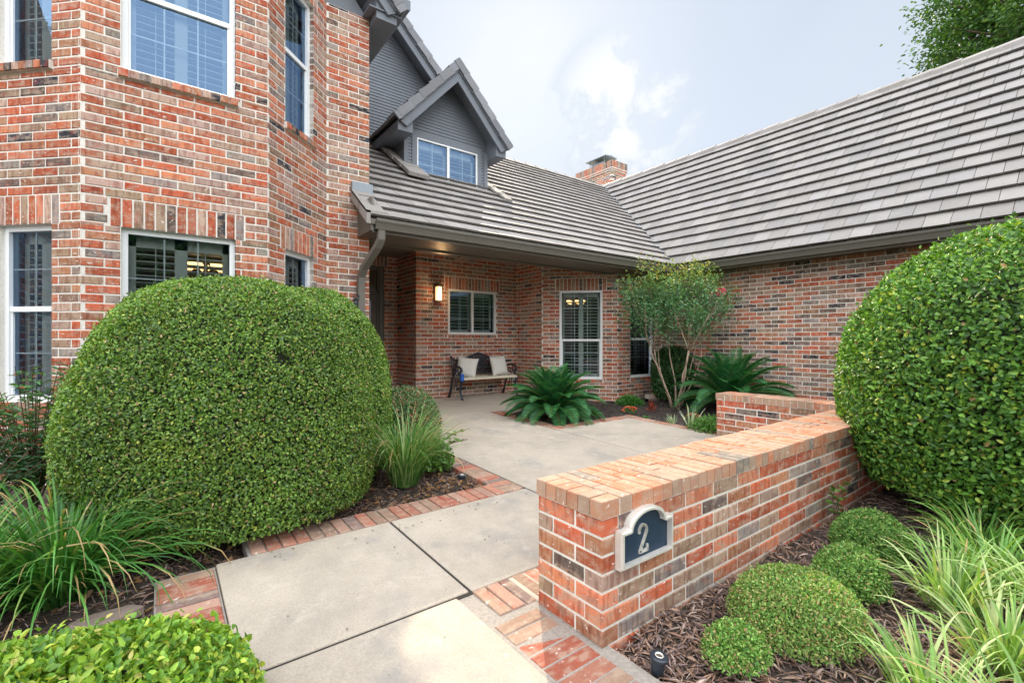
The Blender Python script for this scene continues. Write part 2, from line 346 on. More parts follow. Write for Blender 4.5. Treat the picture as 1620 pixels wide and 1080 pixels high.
def window(P0, u, n, s0, s1, zb, zt, parent, kind='hung', cols=3, rows=2, rec=.07, shutter=True, mr=None, panes=2, fw=.045, back=.55, bright=1, label=None):
    """white framed window set rec behind the wall face; hung = meeting rail, slider = centre stile"""
    up = Vector((0, 0, 1)); w, h = s1 - s0, zt - zb; O = P0 + u * s0 + up * zb - n * rec
    fr = MB(); mu = MB(); gl = MB(); sl = MB(); rm = MB()
    def bar(m, a0, a1, b0, b1, d0, d1): m.obox(O + u * a0 + up * b0 + n * d0, u * (a1 - a0), -n * (d1 - d0) * -1, up * (b1 - b0))
    def bb(m, a0, a1, b0, b1, d0, d1): m.obox(O + u * a0 + up * b0 + n * d0, u * (a1 - a0), n * (d1 - d0), up * (b1 - b0))
    bb(fr, 0, fw, 0, h, -.05, .02); bb(fr, w - fw, w, 0, h, -.05, .02); bb(fr, fw, w - fw, 0, fw, -.05, .02); bb(fr, fw, w - fw, h - fw, h, -.05, .02)
    mid = mr - zb if mr else h / 2
    if kind == 'hung':
        bb(fr, fw, w - fw, mid - .02, mid + .025, -.045, .012)
        fields = [(fw, w - fw, fw, mid - .02), (fw, w - fw, mid + .025, h - fw)]
        bb(fr, fw, fw + .018, fw, mid - .02, -.04, .004); bb(fr, w - fw - .018, w - fw, fw, mid - .02, -.04, .004)
    elif kind == 'slider':
        bb(fr, w / 2 - .022, w / 2 + .022, fw, h - fw, -.045, .015)
        fields = [(fw, w / 2 - .022, fw, h - fw), (w / 2 + .022, w - fw, fw, h - fw)]
    else: fields = [(fw, w - fw, fw, h - fw)]
    for a0, a1, b0, b1 in fields:
        for i in range(1, cols): x = a0 + (a1 - a0) * i / cols; bb(mu, x - .006, x + .006, b0, b1, -.026, -.018)
        for j in range(1, rows): y = b0 + (b1 - b0) * j / rows; bb(mu, a0, a1, y - .006, y + .006, -.027, -.017)
        gl.face([O + u * a0 + up * b0 - n * .012, O + u * a1 + up * b0 - n * .012, O + u * a1 + up * b1 - n * .012, O + u * a0 + up * b1 - n * .012])
    if shutter:
        xs = [fw, w / 2, w - fw]
        for a0, a1 in zip(xs, xs[1:]):
            bb(sl, a0, a0 + .05, 0, h, -.13, -.10); bb(sl, a1 - .05, a1, 0, h, -.13, -.10)
            bb(sl, a0, a1, h - .13, h, -.13, -.10); bb(sl, a0, a1, 0, .10, -.13, -.10)
            z = .14
            while z < h - .15:
                sl.obox(O + u * (a0 + .05) + up * z - n * .15, u * (a1 - a0 - .1), n * .055 + up * .02, up * .008); z += .064
            bb(sl, (a0 + a1) / 2 - .004, (a0 + a1) / 2 + .004, .1, h - .12, -.10, -.092)
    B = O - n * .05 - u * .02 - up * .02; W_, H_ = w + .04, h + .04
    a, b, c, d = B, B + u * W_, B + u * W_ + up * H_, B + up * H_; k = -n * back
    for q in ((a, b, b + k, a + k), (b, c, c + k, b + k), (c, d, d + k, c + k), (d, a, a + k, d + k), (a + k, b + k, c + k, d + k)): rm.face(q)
    o = fr.build('window', WHITE, parent, bevel=0); 
    if label: o['label'] = label
    if mu.f: mu.build('muntin', WHITE, o)
    gl.build('pane', GLASS, o)
    if shutter: sl.build('shutter', SLAT, o)
    rm.build('interior', DARKROOM, o)
    return o
#__HOUSE__
# ------------------------------------------------------------------ house
H = empty('brick_house', (2, 6, 0), label='red brick house with grey tile roofs, bay windows, dormer and covered porch', cat='house')
def hp(o): o.parent = H; o.matrix_parent_inverse = Matrix.Translation((-2, -6, 0)); return o
class HP:  # parts are built in world coordinates, then hung on the house
    pass
_b = MB.build
def build2(s, name, m, parent=None, **k):
    o = _b(s, name, m, None, **k)
    if parent is H: hp(o)
    elif parent is not None: o.parent = parent
    return o
MB.build = build2
A, B, C, D, L_ = (-.542, 5.264), (.857, 5.264), (1.646, 6.048), (2.192, 6.048), (-1.34, 6.06)
E_, F = (6.23, 7.25), (7.30, 6.17)
# --- tower bay
def hung(w, s0, s1, zb, zt, **k): return window(*w, s0, s1, zb, zt, H, 'hung', **k)
ops = [dict(s0=.26, s1=1.12, zb=.62, zt=2.262, head=1, sill=1), dict(s0=.26, s1=1.12, zb=3.63, zt=5.25, head=1, sill=1)]
w = brick_wall('wall', H, A, B, 0, 5.9, ops, weights=PW_BAY); hung(w, .26, 1.12, .62, 2.262, mr=1.42); hung(w, .26, 1.12, 3.63, 5.25, mr=4.36, cols=3, rows=2)
rowlock_sill(*w, .24, 1.14, 3.63, H, weights=PW_BAY); rowlock_sill(*w, .24, 1.14, .62, H, weights=PW_BAY)
ops = [dict(s0=.29, s1=.83, zb=.62, zt=2.262, head=1, sill=1), dict(s0=.29, s1=.83, zb=3.63, zt=5.25, head=1, sill=1)]
w = brick_wall('wall', H, B, C, 0, 5.9, ops, weights=PW_BAY); hung(w, .29, .83, .62, 2.262, mr=1.42, cols=2); hung(w, .29, .83, 3.63, 5.25, mr=4.48, cols=2)
rowlock_sill(*w, .27, .85, 3.63, H, weights=PW_BAY)
w = brick_wall('wall', H, C, D, 0, 5.51, weights=PW_BAY)
ops = [dict(s0=.30, s1=.848, zb=.76, zt=2.262, head=1, sill=1), dict(s0=.30, s1=.848, zb=3.63, zt=5.25, head=1, sill=1)]
w = brick_wall('wall', H, L_, A, 0, 5.9, ops, weights=PW_NEAR); hung(w, .30, .848, .76, 2.262, mr=1.545, cols=2); hung(w, .30, .848, 3.63, 5.25, mr=4.48, cols=2)
rowlock_sill(*w, .28, .862, 3.63, H); rowlock_sill(*w, .28, .862, .76, H)
brick_wall('wall', H, (-4.5, 6.06), L_, 0, 5.5, weights=PW_BAY)
brick_wall('wall', H, (2.195, 6.15), (2.195, 8.98), 0, 5.5, weights=PW_BAY)
# vertical caulk lines at the bay's angled corners
m = MB()
for (x, y) in (A, B, C): m.tube([(x, y + .012, 0), (x, y + .012, 5.5)], .014, 6)
m.build('corner_joint', MORTAR, H)
# --- porch and right-hand walls
w = brick_wall('wall', H, (2.2, 8.98), (3.93, 8.98), .12, 2.97, [dict(s0=.33, s1=1.36, zb=.12, zt=2.76, head=1)])
DP, DU, DN_ = w
brick_wall('wall', H, (3.83, 8.98), (3.83, 8.09), .12, 2.97, own1='even')
w = brick_wall('wall', H, (3.83, 8.09), (6.24, 8.09), .12, 2.97, [dict(s0=.689, s1=1.85, zb=1.395, zt=2.295, head=1, sill=1)], own0='odd')
window(*w, .689, 1.85, 1.395, 2.295, H, 'slider', cols=2, rows=3, rec=.03)
mb_ = rowlock_sill(*w, .689, 1.85, 1.395, H, outp=.007)
brick_wall('wall', H, (6.225, 8.09), (6.225, 7.255), .12, 2.97)
w = brick_wall('wall', H, E_, F, 0, 2.97, [dict(s0=.366, s1=1.229, zb=.495, zt=2.287, head=1, sill=1)])
BAYW = window(*w, .366, 1.229, .495, 2.287, H, 'hung', cols=3, rows=3, rec=.03, mr=1.278); rowlock_sill(*w, .366, 1.229, .495, H, outp=.01)
w = brick_wall('wall', H, F, (8.76, 6.17), 0, 2.97, [dict(s0=.40, s1=1.20, zb=.51, zt=2.287, head=1, sill=1)])
window(*w, .40, 1.20, .51, 2.287, H, 'hung', cols=2, rows=2, mr=1.30); rowlock_sill(*w, .40, 1.20, .51, H, outp=.01)
brick_wall('wall', H, (8.74, 6.17), (8.74, -4.2), -.1, 2.66, weights=PW_GARAGE)
# plain far walls close the house
m = MB(); m.box(-4.5, 14.2, 14.2, 14.35, 0, 2.75); m.box(14.0, 14.15, -4.2, 14.2, 0, 2.75); m.box(8.8, 14.1, -4.3, -4.2, 0, 2.75); m.box(-4.6, -4.45, 6.1, 14.2, 0, 5.5)
m.box(-4.5, 2.1, 9.1, 9.2, 2.5, 5.6)
m.build('back_wall', MORTAR, H)
# --- roofs
def shade():
    k = random.uniform(.84, 1.1); return (.295 * k, .277 * k, .265 * k * random.uniform(.97, 1.03))
def tile_plane(mb, O, u, s, n, nc, e, rng, tw=.277, th=.070, off=.5):
    O, u, s, n = Vector(O), Vector(u), Vector(s), Vector(n)
    for i in range(nc):
        v0 = i * e; v1 = min(v0 + e + .04, nc * e + .01)
        a0, a1 = rng(v0); b0, b1 = rng(v1); x = math.floor(min(a0, b0) / tw) * tw + (i % 2) * tw * off
        x -= tw
        while x < max(a1, b1):
            l0, r0 = max(x, a0), min(x + tw - .007, a1); l1, r1 = max(x, b0), min(x + tw - .007, b1)
            if r0 - l0 > .01 or r1 - l1 > .01:
                r0, r1 = max(r0, l0 + .002), max(r1, l1 + .002)
                j = random.uniform(-.002, .003); dv = random.uniform(-.003, .003)
                def P(a, v, h): return O + u * a + s * v + n * h
                t = [P(l0, v0 + dv, th + j), P(r0, v0 + dv, th + j), P(r1, v1, .012), P(l1, v1, .012)]
                q = [P(l0, v0 + dv + .006, th - .032), P(r0, v0 + dv + .006, th - .032), P(r1, v1, -.02), P(l1, v1, -.02)]
                c = shade(); c_shade = tuple(x_ * .5 for x_ in c); mb.face(t, c); mb.face([q[0], q[1], t[1], t[0]], c_shade); mb.face([q[1], q[2], t[2], t[1]], c); mb.face([q[3], q[2], q[1], q[0]], c); mb.face([q[3], q[0], t[0], t[3]], c)  # front edge painted darker: shadow band between courses put into the colour
            x += tw
# porch roof, slope .75
sp = Vector((0, .8, .6)); npv = Vector((0, -.6, .8)); e = 5.5 / 20
def rngp(v):
    y = 5.45 + .8 * v; return (1.99 if y < 6.0 else 2.21, 8.18 + (y - 5.45) * (2.82 / 4.4) - .02)
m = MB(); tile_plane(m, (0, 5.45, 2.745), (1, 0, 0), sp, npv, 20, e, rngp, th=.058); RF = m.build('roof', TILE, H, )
RF['label'] = 'shallow grey tile roof over the porch'
sg = Vector((.6497, 0, .7602)); ng = Vector((-.7602, 0, .6497)); eg = 4.34 / 15
def rngg(v):
    x = 8.18 + .6497 * v; return (-(5.45 + (x - 8.18) * (4.4 / 2.82)) + .02, 4.3)
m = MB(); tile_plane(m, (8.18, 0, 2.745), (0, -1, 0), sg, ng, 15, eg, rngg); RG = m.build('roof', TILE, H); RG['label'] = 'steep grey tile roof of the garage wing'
# decks under the tiles and far slopes
m = MB(); DK = (.3, .28, .26)
m.prism([(1.99, 5.47, 2.735), (8.18, 5.47, 2.735), (11.0, 9.85, 6.035), (2.21, 9.85, 6.035), (2.21, 6.0, 3.13), (1.99, 6.0, 3.13)], (0, .03, -.05), DK)
m.prism([(8.2, 5.45, 2.735), (11.0, 9.85, 6.02), (11.0, -4.3, 6.02), (8.2, -4.3, 2.735)][::-1], (.04, 0, -.03), DK)
m.prism([(2.2, 9.87, 6.05), (14.2, 9.87, 6.05), (14.2, 14.4, 2.7), (-4.5, 14.4, 2.7), (-4.5, 9.87, 6.05)], (0, 0, -.06), DK)
m.prism([(11.0, -4.3, 6.06), (11.0, 10.2, 6.06), (14.3, 10.2, 2.7), (14.3, -4.3, 2.7)][::-1], (0, 0, -.06), DK)
m.prism([(-4.5, 6.1, 5.6), (-4.5, 9.87, 8.2), (2.2, 9.87, 6.0), (2.2, 9.87, 5.5), (2.2, 9.0, 5.5), (-4.5, 9.0, 5.5)][:3], (0, 0, -.05), DK)
m.build('roof_deck', TILE, H)
# ridge caps
m = MB()
y = -4.2; ri = 0
while y < 9.9:
    k = shade(); ri += 1; h0, h1 = .075 + .005 * (ri % 2), .05; xq = .006 * (ri % 2)
    m.prism([(10.88 - xq, y, 5.97 + h0), (11.0, y, 6.055 + h0), (11.12 + xq, y, 5.97 + h0), (11.12 + xq, y, 5.90), (10.88 - xq, y, 5.93)], (0, .385, -.02), k); y += .37
x = 2.3
while x < 10.9:
    m.prism([(x, 9.72, 6.0), (x, 9.85, 6.10), (x, 9.98, 6.0), (x, 9.98, 5.95), (x, 9.72, 5.93)], (.40, 0, -.02), shade()); x += .37
m.build('ridge_tiles', TILE, H)
m = MB(); a, b = V(8.2, 5.46, 2.80), V(10.98, 9.82, 6.07); m.prism([a + V(-.035, 0, -.02), a + V(.03, -.01, 0.01), b + V(.03, -.01, 0.01), b + V(-.035, 0, -.02)], (0, 0, .012)); m.build('valley_flashing', VALLEY, H)
# --- eaves
def gprof(): return [(0, -.125), (.075, -.125), (.085, -.095), (.10, -.06), (.118, -.035), (.118, 0), (.105, .0), (.10, -.012), (.012, -.012), (.012, .01), (0, .01)]
m = MB(); m.prism([(2.07, 5.565 - a, 2.756 + z) for a, z in gprof()], (6.16, 0, 0)); m.build('gutter', TAUPE, H)['label'] = 'taupe gutter along the porch eave'
m = MB(); m.prism([(8.295 - a, 5.50, 2.756 + z) for a, z in gprof()], (0, -9.8, 0)); m.build('gutter', TAUPE, H)['label'] = 'taupe gutter along the garage wing eave'
m = MB()
m.box(2.06, 8.30, 5.567, 5.60, 2.60, 2.74); m.box(2.06, 8.31, 5.60, 6.27, 2.625, 2.645); m.box(8.297, 8.33, -4.3, 5.565, 2.60, 2.74); m.box(8.33, 8.76, -4.3, 5.6, 2.632, 2.65)
m.box(2.2, 8.74, 6.27, 6.37, 2.60, 2.99); m.box(2.06, 2.09, 5.6, 6.0, 2.64, 3.05)
m.box(8.31, 8.74, 5.6, 6.17, 2.63, 2.65)
m.build('soffit', SOFFIT, H)
m = MB(); m.box(2.2, 8.8, 6.375, 9.0, 2.955, 2.99); m.box(2.2, 8.74, 6.1, 14, 2.99, 3.01); m.build('porch_ceiling', SOFFIT, H)
# rake at the porch roof's open left end
m = MB(); m2 = MB()
def rk(y): return 2.76 + .75 * (y - 5.45)
m.prism([(2.02, 5.52, rk(5.52) - .20), (2.02, 6.03, rk(6.03) - .20), (2.02, 6.03, rk(6.03) - .02), (2.02, 5.52, rk(5.52) - .02)][::-1], (.035, 0, 0))
m.prism([(2.035, 5.60, 2.62), (2.035, 6.03, 2.62), (2.035, 6.03, rk(6.03) - .2), (2.035, 5.60, rk(5.6) - .2)][::-1], (.02, 0, 0))
m.build('bargeboard', TAUPE, H)
for y0, y1 in ((5.44, 5.72), (5.70, 6.0)):
    k = shade(); lift = .075 if y0 < 5.6 else .06
    m2.prism([(1.94, y0, rk(y0) + lift), (1.94, y1, rk(y1) + lift - .02), (1.94, y1, rk(y1) - .09), (1.94, y0, rk(y0) - .08)][::-1], (.05, 0, 0), k)
    m2.prism([(1.94, y0, rk(y0) + lift + .002), (2.18, y0, rk(y0) + lift + .002), (2.18, y1, rk(y1) + lift - .018), (1.94, y1, rk(y1) + lift - .018)], (0, 0, -.03), k)
m2.build('rake_tiles', TILE, H)
m = MB(); m.box(1.95, 2.22, 5.985, 6.04, 3.10, 3.32); m.build('step_flashing', FLASH, H)
# downspout
m = MB()
def duct(pts, a=.045, b=.035):
    for p, q in zip(pts, pts[1:]):
        p, q = Vector(p), Vector(q); d = (q - p).normalized(); sx = Vector((1, 0, 0)) - d * d.x; sx.normalize(); sy = d.cross(sx)
        m.obox(p - sx * a - sy * b - d * .01, sx * 2 * a, sy * 2 * b, (q - p) + d * .02)
duct([(2.155, 5.53, 2.66), (2.155, 5.54, 2.52), (2.14, 5.60, 2.44), (2.07, 5.90, 2.20), (2.062, 5.975, 2.10), (2.062, 5.99, 1.9), (2.062, 5.99, .1)])
m.box(2.01, 2.114, 5.95, 6.035, 1.60, 1.64); m.build('downspout', TAUPE, H, bevel=.006)
# faucet on the facade
m = MB(); m.tube([(1.985, 6.04, 1.80), (1.985, 5.97, 1.80)], .012); m.lathe((1.985, 5.955, 1.72), [(0, 0), (.022, 0), (.026, .03), (.016, .06), (.02, .09), (0, .1)], 12); m.tube([(1.985 + .035 * math.cos(a * .6), 5.94, 1.835 + .03 * math.sin(a * .6)) for a in range(11)], .008, 6, closed=True); m.build('hose_tap', BLACKP, H)
# --- front door
fr = MB(); O = DP + DU * .33 - DN_ * .05
def db(mm, a0, a1, z0, z1, d0, d1): mm.obox(O + DU * a0 + V(0, 0, z0) + DN_ * d0, DU * (a1 - a0), DN_ * (d1 - d0), V(0, 0, z1 - z0))
for a in ((0, .09), (.94, 1.03)): db(fr, a[0], a[1], .12, 2.76, -.06, .03); 
for a in ((.09, .125), (.905, .94)): db(fr, a[0], a[1], .12, 2.70, -.06, .0)
db(fr, .09, .94, 2.67, 2.76, -.06, .03); db(fr, .09, .94, 2.20, 2.27, -.06, .0)
DO = fr.build('door_frame', TAUPE, H)
mm = MB(); db(mm, .125, .905, .16, 2.20, -.06, -.035)
for a0, a1, z0, z1 in ((.125, .235, .16, 2.20), (.795, .905, .16, 2.20), (.235, .795, .16, .4), (.235, .795, 2.06, 2.20)): db(mm, a0, a1, z0, z1, -.035, -.02)
dr = mm.build('door', DOORW, H); mm = MB(); db(mm, .235, .795, .4, 2.06, -.034, -.03); mm.build('pane', GLASSD, dr)
mm = MB(); mm.tube([O + DU * .18 + V(0, 0, 1.15) - DN_ * .01, O + DU * .18 + V(0, 0, 1.15) + DN_ * .05], .012); mm.tube([O + DU * .18 + V(0, 0, 1.02) + DN_ * .05, O + DU * .18 + V(0, 0, 1.28) + DN_ * .05], .01); mm.build('handle', BRASS, dr)
mm = MB(); db(mm, .125, .905, 2.27, 2.67, -.05, -.04); tr_ = mm.build('transom', GLASSD, H)
mm = MB()
for rr in (.12, .22, .32): mm.tube([O + DU * (.515 + rr * 1.15 * math.cos(math.pi * k / 14)) + V(0, 0, 2.29 + rr * math.sin(math.pi * k / 14)) - DN_ * .036 for k in range(15)], .006, 5)
for k in range(1, 6): a = math.pi * k / 6; mm.tube([O + DU * (.515 + .12 * math.cos(a)) + V(0, 0, 2.29 + .1 * math.sin(a)) - DN_ * .036, O + DU * (.515 + .36 * math.cos(a)) + V(0, 0, 2.29 + .32 * math.sin(a)) - DN_ * .036], .005, 5)
mm.build('leading', BRASS, tr_)
# --- wall lantern beside the porch window
LX, LZ, LY = 4.265, 2.15, 8.09
m = MB(); m.box(LX - .065, LX + .065, LY - .03, LY - .006, LZ - .13, LZ + .17)
m.box(LX - .068, LX + .068, LY - .14, LY - .03, LZ + .165, LZ + .185); m.box(LX - .06, LX + .06, LY - .135, LY - .03, LZ - .125, LZ - .11)
for sx in (-1, 1):
    for yy in (LY - .135, LY - .04): m.box(LX + sx * .055 - .006, LX + sx * .055 + .006, yy, yy + .012, LZ - .12, LZ + .17)
LN = m.build('wall_lantern', BRASS, H); LN['label'] = 'lit bronze box lantern beside the porch window'
m = MB(); m.box(LX - .042, LX + .042, LY - .122, LY - .045, LZ - .10, LZ + .155); m.build('lamp_glass', LAMPG, LN)
pl = bpy.data.lights.new('lantern_light', 'POINT'); pl.energy = 4; pl.color = (1, .6, .28); pl.shadow_soft_size = .05
po = bpy.data.objects.new('lantern_light', pl); COL.objects.link(po); po.location = (LX, LY - .20, LZ - .02)
# --- gables
def gable(Yw, Yo, Yb, Xc, zp, hl, hr, slope, xl, xr, zw, sd_, wmat=SLATE, zside=None, eyes=True):
    """front gable: rake tops from the peak (Xc, zp) to Xc-hl / Xc+hr; wall between xl and xr"""
    bd = MB(); tl = MB(); so_ = MB()
    for sx, h in ((-1, hl), (1, hr)):
        dirv = Vector((sx, 0, -slope)).normalized(); nrm = Vector((sx * slope, 0, 1)).normalized(); Lr = h * math.sqrt(1 + slope * slope)
        P = Vector((Xc, Yo, zp)) - nrm * .06
        def q(t, d, y=0): return P + dirv * t - nrm * d + Vector((0, y, 0))
        dz = slope * .0
        # barge board, plumb-cut at the peak
        def plumb(d): return d * (slope / math.sqrt(1 + slope * slope)) * math.sqrt(1 + slope * slope) / math.sqrt(1 + slope * slope) * 1.0
        def pk(d): v = P - nrm * d; t = (Xc - v.x) / dirv.x; return t
        for d0, d1, y0, y1 in ((0.0, .07, -.022, .04), (.07, .185, 0, .04)):
            poly = [q(pk(d0), d0, y0), q(Lr, d0, y0), q(Lr - .03, d1, y0), q(pk(d1), d1, y0)]
            if sx < 0: poly = poly[::-1]
            bd.prism(poly, (0, y1 - y0, 0))
        # soffit slab from overhang back
        poly = [q(pk(.03), .03, .04), q(Lr, .03, .04), q(Lr, .05, .04), q(pk(.05), .05, .04)]
        if sx < 0: poly = poly[::-1]
        so_.prism(poly, (0, Yb - Yo - .04, 0))
        # rake tiles
        t = -.02; i = 0
        while t < Lr - .02:
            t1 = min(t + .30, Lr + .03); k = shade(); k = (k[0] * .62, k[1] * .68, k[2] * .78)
            a, b_ = q(t, -.085 + .02), q(t1, -.085 - .005)
            c, d = q(t1, .045), q(t, .06)
            poly = [a, b_, c, d]
            if sx < 0: poly = poly[::-1]
            tl.prism([p_ + Vector((0, -.05 - .004 * (i % 2) - .008 * (sx > 0), 0)) for p_ in poly], (0, .03, 0), k)
            poly = [a, b_, q(t1, -.05), q(t, -.03)]
            if sx < 0: poly = poly[::-1]
            tl.prism([p_ + Vector((0, -.018 + .003 * (i % 2), -.003)) for p_ in poly], (0, .27, 0), k); t += .27; i += 1
        # roof slope behind the rake
        Os = q(Lr, -.0) if sx > 0 else q(Lr, -.0)
        uu = Vector((0, 1, 0)) * (1 if sx > 0 else -1); ss = -dirv; nn_ = nrm; W_ = Yb - Yo
        nc = max(1, round(Lr / .28))
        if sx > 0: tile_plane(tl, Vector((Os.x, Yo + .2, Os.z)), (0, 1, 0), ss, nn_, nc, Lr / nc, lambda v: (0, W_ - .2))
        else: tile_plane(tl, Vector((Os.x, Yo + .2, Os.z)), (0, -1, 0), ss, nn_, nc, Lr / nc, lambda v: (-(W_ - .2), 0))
        # boxed eave return with flat soffit
        if eyes:
            tip = q(Lr, .03); xw = xl if sx < 0 else xr; zb = tip.z - .15
            poly = [V(tip.x, Yo + .045, tip.z), V(tip.x, Yo + .045, zb), V(xw, Yo + .045, zb), V(xw, Yo + .045, tip.z + abs(xw - tip.x) * slope)]
            if sx > 0: poly = poly[::-1]
            bd.prism(poly[::-1], (0, Yb - Yo, 0))
    bd.build('bargeboard', wmat, H); tl.build('roof', TILE, H); so_.build('soffit', wmat, H)
def siding(mb, P0, u, n, z0, z1, rng, holes=(), st=.055):
    z = z0
    while z < z1:
        a, b = rng(z); a2, b2 = rng(z + st)
        a2, b2 = max(a, min(a2, b)), max(min(b2, b), a)
        segs = [(a, b, a2, b2)]
        for h in holes:
            if h[2] < z + st and h[3] > z: segs = [s_ for sgm in segs for s_ in ((sgm[0], min(sgm[1], h[0]), sgm[2], min(sgm[3], h[0])), (max(sgm[0], h[1]), sgm[1], max(sgm[2], h[1]), sgm[3])) if s_[1] - s_[0] > .01]
        for a_, b_, c_, d_ in segs:
            up = V(0, 0, 1)
            p = [P0 + u * a_ + up * z + n * .014, P0 + u * b_ + up * z + n * .014, P0 + u * d_ + up * (z + st) + n * .002, P0 + u * c_ + up * (z + st) + n * .002]
            mb.face(p); mb.face([P0 + u * a_ + up * z, P0 + u * b_ + up * z, p[1], p[0]])
        z += st
# dormer
gable(7.22, 6.85, 9.6, 4.02, 6.03, 1.13, 1.10, 1.09, 3.21, 4.84, 4.0, None)
def dr_rng(z): h = max(0, (5.86 - z) / 1.09); return (max(3.21, 4.02 - h), min(4.84, 4.02 + h))
m = MB(); siding(m, V(0, 7.22, 0), V(1, 0, 0), V(0, -1, 0), 3.85, 5.86, dr_rng, holes=[(3.34, 4.72, 3.0, 4.78)])
siding(m, V(3.21, 0, 0), V(0, -1, 0), V(-1, 0, 0), 3.85, 4.75, lambda z: (-9.4, -7.22)); siding(m, V(4.84, 0, 0), V(0, 1, 0), V(1, 0, 0), 3.85, 4.75, lambda z: (7.22, 9.4))
m.build('siding', SLATE, H)['label'] = 'slate grey lap siding of the dormer'
m = MB(); m.box(3.195, 3.27, 7.195, 7.24, 3.85, 4.75); m.box(4.78, 4.855, 7.195, 7.24, 3.85, 4.75); m.box(3.34, 4.72, 7.198, 7.23, 4.69, 4.79); m.box(3.34, 3.43, 7.198, 7.23, 3.9, 4.69); m.box(4.63, 4.72, 7.198, 7.23, 3.9, 4.69)
m.build('trim', SLATE, H)
window(V(0, 7.22, 0), V(1, 0, 0), V(0, -1, 0), 3.43, 4.63, 3.86, 4.69, H, 'slider', cols=2, rows=2, rec=.0, fw=.022)
# tile apron at the dormer's lower left corner and its right cheek
m = MB()
for i in range(4):
    y = 7.62 - i * .26; z = 2.76 + .75 * (y - 5.45); m.obox((3.02 + i * .03, y, z + .09), (.36, 0, -.01), (0, .30, .215), (0, -.03, .05), shade())
m.build('apron_tiles', TILE, H); m = MB()
for i in range(3):
    y = 7.20 - i * .22; z = 2.76 + .75 * (y - 5.45); m.obox((4.84 + i * .05, y, z + .05), (.16, 0, 0), (0, .26, .19), (0, -.02, .035), shade())
m.build('apron_tiles', TILE, H)
# main gable behind
gable(8.05, 7.70, 12.5, 2.40, 7.97, 2.6, 2.75, 1.0, 0.1, 4.8, 5, None)
m = MB(); siding(m, V(0, 8.05, 0), V(1, 0, 0), V(0, -1, 0), 4.4, 7.75, lambda z: (max(-.0, 2.4 - max(0, 7.76 - z)), min(4.9, 2.4 + max(0, 7.76 - z)))); m.build('siding', SLATE, H)['label'] = 'slate grey lap siding of the tall gable behind the dormer'
m = MB(); m.box(0, 4.9, 8.07, 8.2, 4.3, 5.3); m.prism([(0, 8.07, 5.3), (4.9, 8.07, 5.3), (2.4, 8.07, 7.75)], (0, .1, 0)); m.prism([(3.3, 7.25, 3.6), (4.8, 7.25, 3.6), (4.8, 7.25, 4.8), (4.02, 7.25, 5.75), (3.3, 7.25, 4.8)], (0, 0.01, 0)) if False else None; m.build('backing', DARKROOM, H)
# tower gable
gable(6.05, 5.76, 9.5, .30, 8.07, 2.24, 2.24, 1.09, -1.6, 2.2, 5.5, None)
m = MB(); m.prism([(2.53 - .04, 5.72, 5.60), (2.53 + .10, 5.72, 5.64), (2.53 + .10, 5.72, 5.76), (2.53 - .02, 5.72, 5.76)][::-1], (0, 3.6, 0)); m.box(2.10, 2.53, 5.78, 9.0, 5.515, 5.53); m.build('gutter', SLATE, H)['label'] = 'slate grey gutter at the tower eave'
m = MB(); m.prism([(-1.9, 6.06, 5.5), (2.19, 6.06, 5.5), (.3, 6.06, 7.7)], (0, .1, 0)); m.build('gable_wall', SLATE, H)
m = MB(); m.prism([(A[0], A[1], 5.9), (B[0], B[1], 5.9), (C[0], C[1], 5.9), (L_[0], L_[1], 5.9)], (0, 0, .06)); m.build('bay_cap', FLASH, H)
# chimney
brick_wall('chimney', H, (12.75, 12.75), (12.75, 11.02), 5.5, 7.3, own1='even'); CHM = 0
brick_wall('chimney', H, (12.75, 11.02), (13.5, 11.02), 5.0, 7.3, own0='odd')
m = MB(); cm_ = MB()
for (p, q) in (((12.71, 12.8), (12.71, 10.98)), ((12.71, 10.98), (13.54, 10.98))):
    P0, u, n, L = wall_frame(p, q); k = round(L / .0762)
    for i in range(k): brick(m, P0 + u * (i * L / k + .004) + V(0, 0, 7.42), u, V(0, 0, 1), n, L / k - .008, .245, .1, 0.003, bcol())
    k = round(L / .254)
    for i in range(k): brick(m, P0 + u * (i * L / k + .004) + V(0, 0, 7.33), u, V(0, 0, 1), n, L / k - .008, .066, .1, 0.003, bcol())
m.build('chimney_cap', BRICK, H); m = MB(); m.box(12.712, 13.53, 10.982, 12.8, 7.31, 7.655); m.box(12.78, 13.5, 11.1, 12.7, 5.5, 7.3); m.build('chimney_core', MORTAR, H)
m = MB(); m.box(12.9, 13.3, 11.55, 12.15, 7.65, 7.82)
for x in (12.88, 13.32):
    for y in (11.5, 12.2): m.box(x - .01, x + .01, y - .01, y + .01, 7.7, 7.95)
m.box(12.78, 13.42, 11.35, 12.35, 7.95, 7.965); m.prism([(12.78, 11.35, 7.966), (13.42, 11.35, 7.966), (13.1, 11.35, 8.02)], (0, 1.0, 0)); m.build('chimney_cowl', FLASH, H)
m = MB(); m.prism([(11.6, 10.4, 5.9), (12.75, 10.9, 6.5), (12.75, 12.4, 6.55), (11.6, 10.8, 6.1)], (0, 0, -.05)); m.build('chimney_saddle', FLASH, H)
